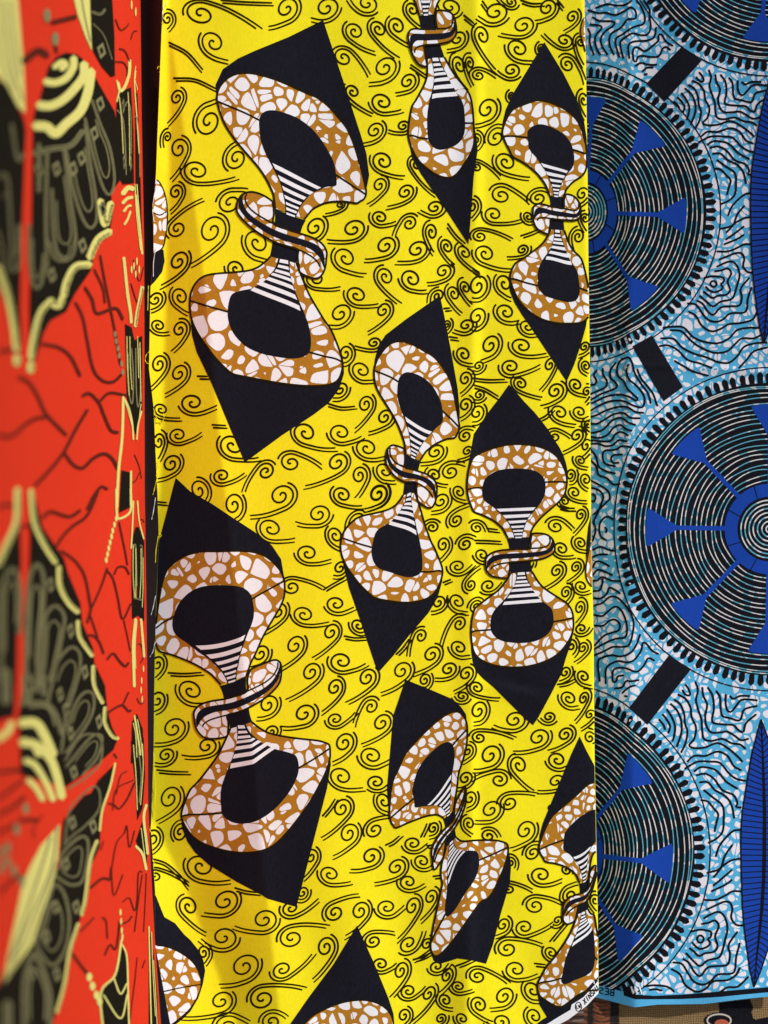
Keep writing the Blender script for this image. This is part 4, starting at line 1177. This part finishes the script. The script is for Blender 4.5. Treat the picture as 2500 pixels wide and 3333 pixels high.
wov = grid('woven_strip', WOV, xs, ys, mW); tag(wov, 'rust brown and grey woven strip behind the white selvedge, bottom edge', 'textile')
M_GREY = cloth_mat('grey_yarn', (0.16, 0.14, 0.12), 0.2); M_DARK = cloth_mat('dark_yarn', (0.02, 0.018, 0.017), 0.2); M_RUST = cloth_mat('rust_yarn', (0.25, 0.075, 0.035), 0.15)
for k in range(10):
    y = 3225+k*13
    FILL('woven_bar', WOV, [(1988,y),(2014,y-1),(2014,y+11),(1988,y+12)], 1.5, M_DARK, wov, 8)
    FILL('woven_bar', WOV, [(1914,y),(1930,y-1),(1930,y+11),(1914,y+12)], 1.5, M_DARK, wov, 8)
    FILL('woven_bar', WOV, [(1862,y+4),(1900,y+2),(1900,y+8),(1862,y+10)], 1.5, M_GREY if k % 2 else M_DARK, wov, 8)
    STROKE('woven_chevron', WOV, np.array([(1936,y),(1950,y+4),(1966,y+5),(1982,y)], float), 4.5, 1.5, M_RUST, wov)

# ---------------------------------------------------------------- dark post in the gap, red cloth in front of it
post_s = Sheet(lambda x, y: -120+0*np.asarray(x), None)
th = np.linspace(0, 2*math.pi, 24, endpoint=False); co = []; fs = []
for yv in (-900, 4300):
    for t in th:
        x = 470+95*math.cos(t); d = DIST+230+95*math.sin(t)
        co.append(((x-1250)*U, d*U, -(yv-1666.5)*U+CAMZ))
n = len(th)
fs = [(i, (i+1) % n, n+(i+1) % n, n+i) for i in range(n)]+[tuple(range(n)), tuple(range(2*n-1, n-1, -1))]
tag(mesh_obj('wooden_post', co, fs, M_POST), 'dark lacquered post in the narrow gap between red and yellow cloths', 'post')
XE = interp([(-60, 456), (0, 457), (385, 461), (800, 469), (1600, 471), (2020, 477), (2290, 480), (2611, 482), (2780, 489), (3033, 502), (3333, 523), (3500, 530)])
def h_red(x, y):
    x = np.asarray(x, float); y = np.asarray(y, float); t = np.maximum(XE(y)-x, 0)
    h = 70+2.15*t+62*(1-np.exp(-t/26.0))
    h = h+6*np.sin(x/60.0+y/300.0)+5*np.sin(y/210.0-x/90.0)
    return h
def clamp_red(p):
    p = np.array(p, float); p[:, 0] = np.clip(p[:, 0], -150, XE(p[:, 1])-0.5); p[:, 1] = np.clip(p[:, 1], -75, 3420); return p
RED = Sheet(h_red, clamp_red)
v = np.linspace(0, 1, 340)[:, None]; u = np.linspace(0, 1, 150)[None, :]
ys = -80+v*3510+0*u; xs = XE(ys)-(XE(ys)+160)*(1-u)**1.8
red = grid('red_cloth', RED, xs, ys, M_RED)
tag(red, 'red cotton cloth printed with black and cream wings, out of focus on the left', 'cloth')
turned('turned_edge', RED, XE, -75, 3420, 1, M_RED, red, 60)
SA = 2.602; SD = 2.371
def rfill(name, txt, sc, by, off, mat, smooth=False):
    for w, q in polys(txt, sc, 0, by):
        q = smooth_line(q, True, 4) if smooth else q
        FILL(name, RED, q, off, mat, red, 9)
def rstroke(name, txt, sc, by, off, mat, dw):
    for w, q in polys(txt, sc, 0, by): STROKE(name, RED, q, w or dw/sc, off, mat, red, step=5)
    if name == 'scalloped_edge': hatch(txt, sc, by)
    if name == 'petal_outline':
        for w, q in polys(txt, sc, 0, by):
            if w*sc >= 18 and len(q) > 4: STROKE('petal_line', RED, q.mean(0)+(q-q.mean(0))*0.62, w*0.45, off, M_OLIVE, red, step=5)
            if w*sc >= 13: STROKE('petal_line', RED, q, w*0.26, off+.8, M_RBLK, red, step=5)
HATCH = Acc()
def hatch(txt, sc, by):
    for w, q in polys(txt, sc, 0, by):
        if w is None or w*sc < 26: continue
        r = resample(smooth_line(q), 3.4); t = np.gradient(r, axis=0); t /= np.maximum(np.hypot(*t.T), 1e-6)[:, None]
        for p, d in zip(r[1:-1], t[1:-1]):
            n = np.array([d[1], -d[0]]); n = n if n[0] > 0 else -n
            a = p+n*w*random.uniform(-.02, .16); HATCH.stroke(np.array([a, a+n*w*0.42+d*w*random.uniform(-.1, .25)]), 1.7, 3.0, clamp_red, taper=.5)
# black wings
rfill('black_wing', '''290,960 330,870 380,680 410,570 480,480 560,445 650,460 740,530 800,640 890,800 970,940 1020,1200 1035,1500 940,1640 960,1790 930,1960 840,2060 800,2140 770,2290 640,2480 560,2640 430,2710 370,2820 330,2950 290,3080 250,3050 250,2600 270,1900 280,1100
-60,980 200,1000 220,1100 180,2080 170,2600 180,2900 150,3090 120,2900 60,2600 -60,2300
-60,640 60,720 150,900 200,1000 -60,1000
760,-20 950,-20 970,300 975,640 940,650 860,560 790,430 760,250
1000,780 1110,740 1130,1100 1135,1550 1040,1560 1000,1480 985,930
1145,760 1165,800 1190,1500 1205,2100 1190,2000 1150,1550
1060,2742 1115,2772 1140,2882 1205,2842 1205,3482 1180,3582 1150,3682 1120,3582 1075,3362
1030,3982 1105,4002 1105,4294 1010,4342''', SA, 0, 5, M_RBLK)
rfill('black_wing', '''245,60 300,60 360,300 480,480 540,560 580,700 680,940 700,1120 790,1330 800,1450 890,1640 910,1850 950,2000 1000,2090 960,2190 800,2330 560,2500 180,2400 160,1900 220,1500 200,1100 250,600 255,400
-60,640 60,500 150,280 170,300 180,600 150,1000 140,1500 120,1900 -60,1950
1120,400 1150,300 1175,300 1222,430 1222,1100 1170,1050 1120,1080 1115,700
1120,1950 1160,1880 1210,2010 1222,2300 1110,2300''', SA, 1600, 5, M_RBLK)
rfill('black_wing', '''890,190 840,400 780,600 770,850 700,1000 650,1250 620,1400 560,1600 500,1900 440,2100 380,2300 -60,2300 -60,2000 60,1750 180,1650 330,1300 450,1000 490,640 620,480 760,330
1010,30 1110,0 1120,300 1100,550 1060,640 1050,400
1050,800 1110,620 1145,800 1130,1000
940,1560 980,1700 990,2000 1000,2300 800,2300 780,1970 890,1830
1150,1450 1190,1700 1215,2000 1225,2300 1150,2300''', SD, 2400, 5, M_RBLK)
rfill('red_field', '470,520 700,430 890,110 900,190 760,330 620,480 480,610 430,580\n180,500 430,510 470,600 440,700 380,750 300,860 170,1110 60,1000 140,650', SD, 2400, 5.5, M_RED)
# cream feathers and shells
rfill('cream_feather', '''-60,-40 150,-40 170,200 200,560 215,960 150,900 60,720 -60,600
620,-30 760,-30 778,430 720,300 660,130''', SA, 0, 5.5, M_CREAM)
rfill('cream_feather', '460,670 450,900 430,1050 400,1150 330,1350 250,1600 100,1800 30,1900 60,1700 110,1450 170,1150 230,1000 320,830 400,740', SD, 2400, 5.5, M_CREAM)
rstroke('feather_line', '''w18 20,0 60,300 110,600 190,850
w16 90,0 120,300 170,640
w14 -20,200 30,520 110,760
w14 690,-20 720,150 765,350''', SA, 0, 6.5, M_OLIVE, 16)
rstroke('feather_line', '''w18 440,690 400,1000 280,1300 80,1750
w18 390,770 320,1000 190,1400 80,1720
w12 440,960 350,1220 230,1540 60,1840''', SD, 2400, 6.5, M_OLIVE, 16)
rstroke('shell_stripe', '''w48 460,570 520,525 560,545 520,585
w62 385,690 470,700 560,660 620,570 625,490
w74 330,890 430,895 540,840 640,740 710,640 712,540
w80 300,1065 400,1075 470,1130 560,1050 680,940 745,780 770,600
w40 1040,1640 1085,1590 1130,1600
w26 1040,1720 1080,1680 1122,1670
w20 1050,1790 1080,1750 1110,1740
w18 1055,1900 1080,1860 1105,1790
w24 1100,510 1095,620 1060,730 1020,770 1000,700
w12 990,680 1010,760 990,860''', SA, 0, 6, M_CREAM, 40)
rstroke('shell_stripe', '''w80 180,1960 300,1960 370,2050 450,2230
w58 190,2110 280,2140 330,2230
w60 -30,2100 60,2040 100,1960''', SA, 1600, 6, M_CREAM, 40)
rstroke('shell_stripe', '''w66 170,40 280,60 390,170 440,300 478,460
w50 195,180 270,215 350,340 410,480
w46 220,330 280,390 330,480''', SD, 2400, 6, M_CREAM, 40)
# petals and edges
rstroke('petal_outline', '''w26 400,1250 390,1800 400,2260
w24 540,1260 600,1700 640,2000 620,2150 560,2190 480,2120 450,1900 440,1600
w22 560,1280 620,1600 700,1850 770,1930 820,1850 810,1650 760,1350 720,1050
w20 720,1000 800,1350 880,1600 940,1640 970,1500 930,1250 850,1050 780,850
w30 330,1220 330,1620
w40 290,1300 440,1260 600,1230 700,1110
w20 -20,1500 60,1500 90,1900 110,2250 140,2290 170,2200 170,1900
w18 -20,1950 40,2200 70,2320
w24 250,1900 255,2250 290,2420 340,2420 385,2260 395,2100
w22 420,2050 460,2180 540,2210 610,2170 630,2040
w8 990,930 1040,1000 1060,1200 1070,1480
w8 1060,900 1080,860 1108,950 1112,1300
w7 1140,1000 1160,1000 1180,1200 1185,1500
w6 790,200 880,300 950,500
w20 780,100 850,120 890,80
w22 100,1050 150,1350 200,1300
w8 1085,3000 1090,3300 1120,3420 1130,3200 1115,2950
w8 1150,2950 1155,3300 1170,3450 1190,3300 1180,2950''', SA, 0, 7, M_OLIVE, 22)
rstroke('petal_outline', '''w32 220,1600 230,1100 250,750 310,620 365,700 370,900 330,1300 310,1700
w26 340,1650 370,1300 390,1050 470,970 540,1040 540,1150 480,1450 400,1800
w22 430,1600 500,1420 600,1320 670,1360 680,1480 640,1650 560,1900 520,2212
w20 570,2000 640,1800 720,1700 790,1720 790,1850 720,2000 560,2212
w18 560,2330 760,2090 850,2060 865,2120 820,2260 700,2400
w32 10,1600 10,900 40,750 90,660 145,700 172,900 160,1200
w70 50,1520 50,1780
w76 230,1560 230,1760
w40 370,1550 370,1720
w34 180,1800 280,1790 400,1800 480,1900 520,2050
w7 1130,480 1150,460 1160,800
w7 1185,460 1205,480 1210,800
w14 1135,900 1210,920''', SA, 1600, 7, M_OLIVE, 22)
rstroke('petal_outline', '''w14 500,180 620,0 740,-20 790,60 770,200 680,300 520,400
w14 500,800 540,560 640,440 730,380 770,430 760,560 660,680 560,760 490,830
w20 470,1020 480,900 600,780 670,780 680,900 640,1100 560,1140 470,1100 440,1070
w22 280,1570 340,1400 400,1180 440,1140 500,1220 535,1400 510,1620 430,1750 370,1740 300,1640 280,1570
w32 190,2300 190,1900 250,1680 300,1720 370,1900 390,2050 380,2300
w60 60,2050 60,2300
w8 1070,100 1090,300 1075,500''', SD, 2400, 7, M_OLIVE, 22)
SQ = lambda pts, sc, by, w, hgt: [np.array([(x-w, y-hgt*.4), (x+w*.3, y-hgt), (x+w, y+hgt*.3), (x-w*.2, y+hgt)], float)/sc+np.array([0, by]) for x, y in pts]
for q in SQ([(860,430), (850,880), (800,1130), (690,1340), (620,1430), (480,1430), (330,1440), (440,2330), (700,2080), (870,1770)], SA, 0, 38, 70)+SQ([(430,790), (600,1180), (720,1530), (840,1950), (510,1720), (560,1850), (600,2050), (260,1640)], SA, 1600, 30, 70)+SQ([(570,270), (560,660), (510,980), (430,1310), (360,1540), (720,690), (590,1310), (240,1830), (440,1830)], SD, 2400, 32, 60)+SQ([(1045, 900), (1052, 1370), (1108, 1380)], SA, 0, 10, 70):
    o = FILL('diamond_mark', RED, q, 7.5, M_OLIVE, red, 8); FILL('diamond_centre', RED, q.mean(0)+(q-q.mean(0))*0.5, 8.2, M_RBLK, o, 8)
rstroke('scalloped_edge', '''w60 850,1700 890,1900 940,1720
w64 930,1960 830,2030 760,2180
w62 760,2240 640,2260 570,2380 540,2500
w58 530,2520 500,2590 420,2560
w56 440,2540 350,2640 300,2800 270,2960 265,3030
w56 -20,2260 60,2480 110,2720 140,2960
w64 145,3020 145,3080
w64 262,3080 262,3140
w24 1050,2182 1080,2482 1105,2642 1112,2732
w28 1210,2432 1165,2632 1148,2762
w14 1050,3372 1090,3450 1120,3580 1130,3722
w13 1200,3482 1170,3600 1160,3722
w22 1045,3362 1035,3700 1005,3982 990,4294
w16 1110,3990 1108,4280
w18 1150,1650 1180,1900 1205,2150
w10 1150,600 1140,700 1160,1000 1180,1300''', SA, 0, 7, M_CREAM, 40)
rstroke('scalloped_edge', '''w56 150,-20 140,250 60,450 -20,620
w46 265,-10 290,250 370,440 470,600
w44 500,640 510,800 580,940 660,1020
w36 660,1100 680,1240 780,1390
w33 790,1480 800,1640 870,1790
w30 890,1830 890,1960 950,2070 1000,2090
w12 1130,80 1122,300 1112,480
w12 1165,80 1180,250 1218,400
w24 1150,1080 1130,1300 1138,1650
w20 1195,1080 1222,1400
w14 1140,1900 1165,2050 1190,2230
w18 985,-20 990,180 1010,230 1105,165 1108,-20''', SA, 1600, 7, M_CREAM, 40)
rstroke('scalloped_edge', '''w15 890,200 850,380 790,560 770,720
w28 750,800 700,950 660,1250 630,1370
w28 605,1440 540,1650 500,1900 440,2120
w20 1130,520 1110,620 1130,800 1140,900
w20 1050,840 1100,900 1130,1020
w16 940,1560 890,1830 780,1970 800,2300
w12 945,1600 980,1700 990,2000 998,2300
w12 880,1860 930,1980 980,1900
w12 800,1990 930,2170 985,1980
w10 1150,1460 1160,1900 1170,2300''', SD, 2400, 7, M_CREAM, 20)
rstroke('fine_line', '''w7 1010,820 1030,1000 1045,1300
w6 1085,780 1095,1000 1100,1400
w6 1150,560 1140,650 1165,760
w8 1160,1560 1175,1750 1200,2050
w7 1145,1560 1155,1800 1190,2120
w7 1060,2200 1085,2450 1108,2600
w7 1065,2350 1090,2560 1112,2700
w7 1195,2420 1170,2560 1150,2680
w7 1185,2900 1190,3150 1195,3400
w7 1075,2850 1080,3100 1095,3350
w6 1100,2850 1105,3100 1118,3300
w6 1165,2850 1170,3000 1175,3200
w7 1060,3400 1085,3480 1118,3600
w7 1195,3420 1178,3560 1164,3680''', SA, 0, 7.6, M_CREAM, 7)
rstroke('fine_line', '''w6 1128,450 1128,700 1140,900
w6 1150,480 1152,700 1150,900
w6 1195,480 1195,700 1185,900
w6 1212,560 1212,800 1205,980
w7 1160,1100 1145,1300 1150,1500
w6 1190,1100 1205,1250 1222,1350
w7 1130,1960 1150,2060 1160,2250
w7 1165,1930 1185,2050 1210,2250''', SA, 1600, 7.6, M_CREAM, 7)
rstroke('fine_line', '''w6 1030,60 1050,300 1060,560
w6 1100,50 1105,250 1085,520
w6 1090,700 1105,820 1125,960
w6 1170,1500 1180,1800 1200,2150
w6 1185,1720 1200,1950 1215,2250''', SD, 2400, 7.6, M_CREAM, 7)
# pearl chains
def beads(pts, sc, by, ra, rb, mat=M_OLIVE):
    for x, y in pts:
        q = [(x/sc+ra/sc*math.cos(t), by+y/sc+rb/sc*math.sin(t)) for t in np.linspace(0, 2*math.pi, 10, endpoint=False)]
        o = FILL('bead', RED, q, 6.5, mat, red, 9)
beads([(400,130), (470,330)], SA, 0, 30, 60); beads([(200,550), (130,710), (60,850), (10,890), (60,960), (110,1030), (170,1110), (5,1010)], SD, 2400, 24, 46)
beads([(985,230), (970,280), (955,330), (945,380), (932,430), (922,480), (912,530), (900,580)], SA, 1600, 11, 26, M_CREAM); beads([(690,1850), (715,1920), (745,1990), (770,2040)], SD, 2400, 22, 34, M_CREAM)
beads([(930,1350), (935,1420), (940,1490), (945,1540)], SD, 2400, 8, 26, M_CREAM); beads([(975,2830), (985,2890), (1000,2950), (1010,3010), (1030,3080), (1040,3150)], SA, 0, 12, 28, M_OLIVE)
beads([(1115,2282), (1135,2252), (1160,2212), (1180,2282), (1150,2320)], SA, 0, 7, 34, M_CREAM); beads([(1200,1600), (1195,1680), (1205,1760), (1215,1500)], SA, 1600, 6, 30, M_CREAM); beads([(1150, 100), (1115, 40), (1145, 630)], SA, 0, 7, 40, M_CREAM)
o = HATCH.build('hatching', RED, 8.2, M_RBLK, red); o['kind'] = 'stuff'
# veins of the red ground
rstroke('vein', '''w38 440,190 640,140
w30 480,440 450,300
w9 980,160 1020,250 1070,230 1090,200
w9 1110,330 1130,270 1160,260
w10 1010,410 1060,430 1100,520
w10 980,520 1050,530 1080,590 1075,640
w30 0,2972 100,2962
w28 360,2912 500,2942 600,3022 680,3182
w28 160,3192 250,3242 330,3372 390,3502 560,3682
w28 -20,3682 100,3692 220,3592 310,3542 390,3532
w28 740,3472 640,3642 540,3832 430,3972 300,4112
w28 550,3842 620,3932 700,3962 790,3882 880,3842 950,3882 1000,3972
w26 700,3352 760,3332 840,3412 880,3512 940,3642 1000,3662
w22 850,3392 930,3327 1070,3347
w24 640,2562 700,2682 740,2882 790,3122 870,3222 960,3232 1030,3172
w26 720,2432 780,2532 820,2652 950,2612 1000,2622 1040,2702
w20 850,2162 880,2332 930,2582 980,2832 1020,3082
w18 800,2282 870,2432 890,2562
w24 910,4142 860,4122 800,4192 740,4310
w10 1110,2400 1140,2500 1170,2560 1200,2450
w8 1140,3850 1180,3950 1200,4050
w8 1115,4090 1150,4070 1185,4000
w8 1130,2200 1180,2380 1220,2250
w60 200,520 320,430 400,470''', SA, 0, 6, M_VEIN, 26)
rstroke('vein', '''w28 360,220 430,170 530,200 600,210 680,160
w26 830,0 740,200 620,290 540,370 480,460
w22 520,500 640,590 720,720 760,920 770,1000 740,1110
w18 910,650 860,800 780,980
w20 730,1220 790,1220 840,1270 880,1370
w16 770,1060 830,1240
w16 910,670 960,740 1000,900 1040,1080 1110,950
w16 970,700 1000,640 1060,640 1095,700
w10 1050,1090 1085,1250 1105,1350
w20 910,1420 960,1370 1010,1430 1060,1480 1090,1450
w18 920,1870 980,1830 1040,1810 1090,1860 1110,1850
w14 1040,1810 1090,1700
w14 1010,260 1060,500 1080,620
w26 -20,130 60,110 120,120
w24 180,290 250,290
w8 1185,240 1205,235 1222,260
w8 1170,1290 1195,1300 1215,1400 1190,1450
w8 1160,1750 1190,1800 1220,1780
w7 1170,800 1160,900''', SA, 1600, 6, M_VEIN, 20)
rstroke('vein', '''w8 900,440 930,300 980,260
w8 870,560 900,400 1030,330
w14 840,510 880,520 920,550 980,480 1040,350
w8 780,870 800,800
w9 860,1030 900,820 960,740 980,680 1000,850 1040,720
w9 850,1100 860,1000 880,1220 950,1060
w20 700,1160 790,1090 850,1100
w9 950,1270 1000,1240 1040,1340 1060,1250 1070,1050 1100,1040
w22 560,1670 640,1780 700,1850
w14 810,1680 850,1600 890,1640 910,1560 925,1420
w12 790,1390 820,1420 830,1550
w12 620,1500 700,1420 725,1390
w12 940,1440 990,1420 1020,1380
w8 1040,1500 1075,1220 1100,1060
w7 1110,1500 1125,1200 1130,1050
w7 1060,1700 1040,1900 1000,2212
w7 1100,1780 1120,1720
w30 160,640 290,640
w28 -20,270 160,250
w26 -20,600 100,540 190,460
w24 -20,740 150,660
w24 0,1200 90,1110 170,1060
w22 -20,480 90,400 180,330
w20 880,130 900,160
w12 260,780 260,700 330,600''', SD, 2400, 6, M_VEIN, 12)
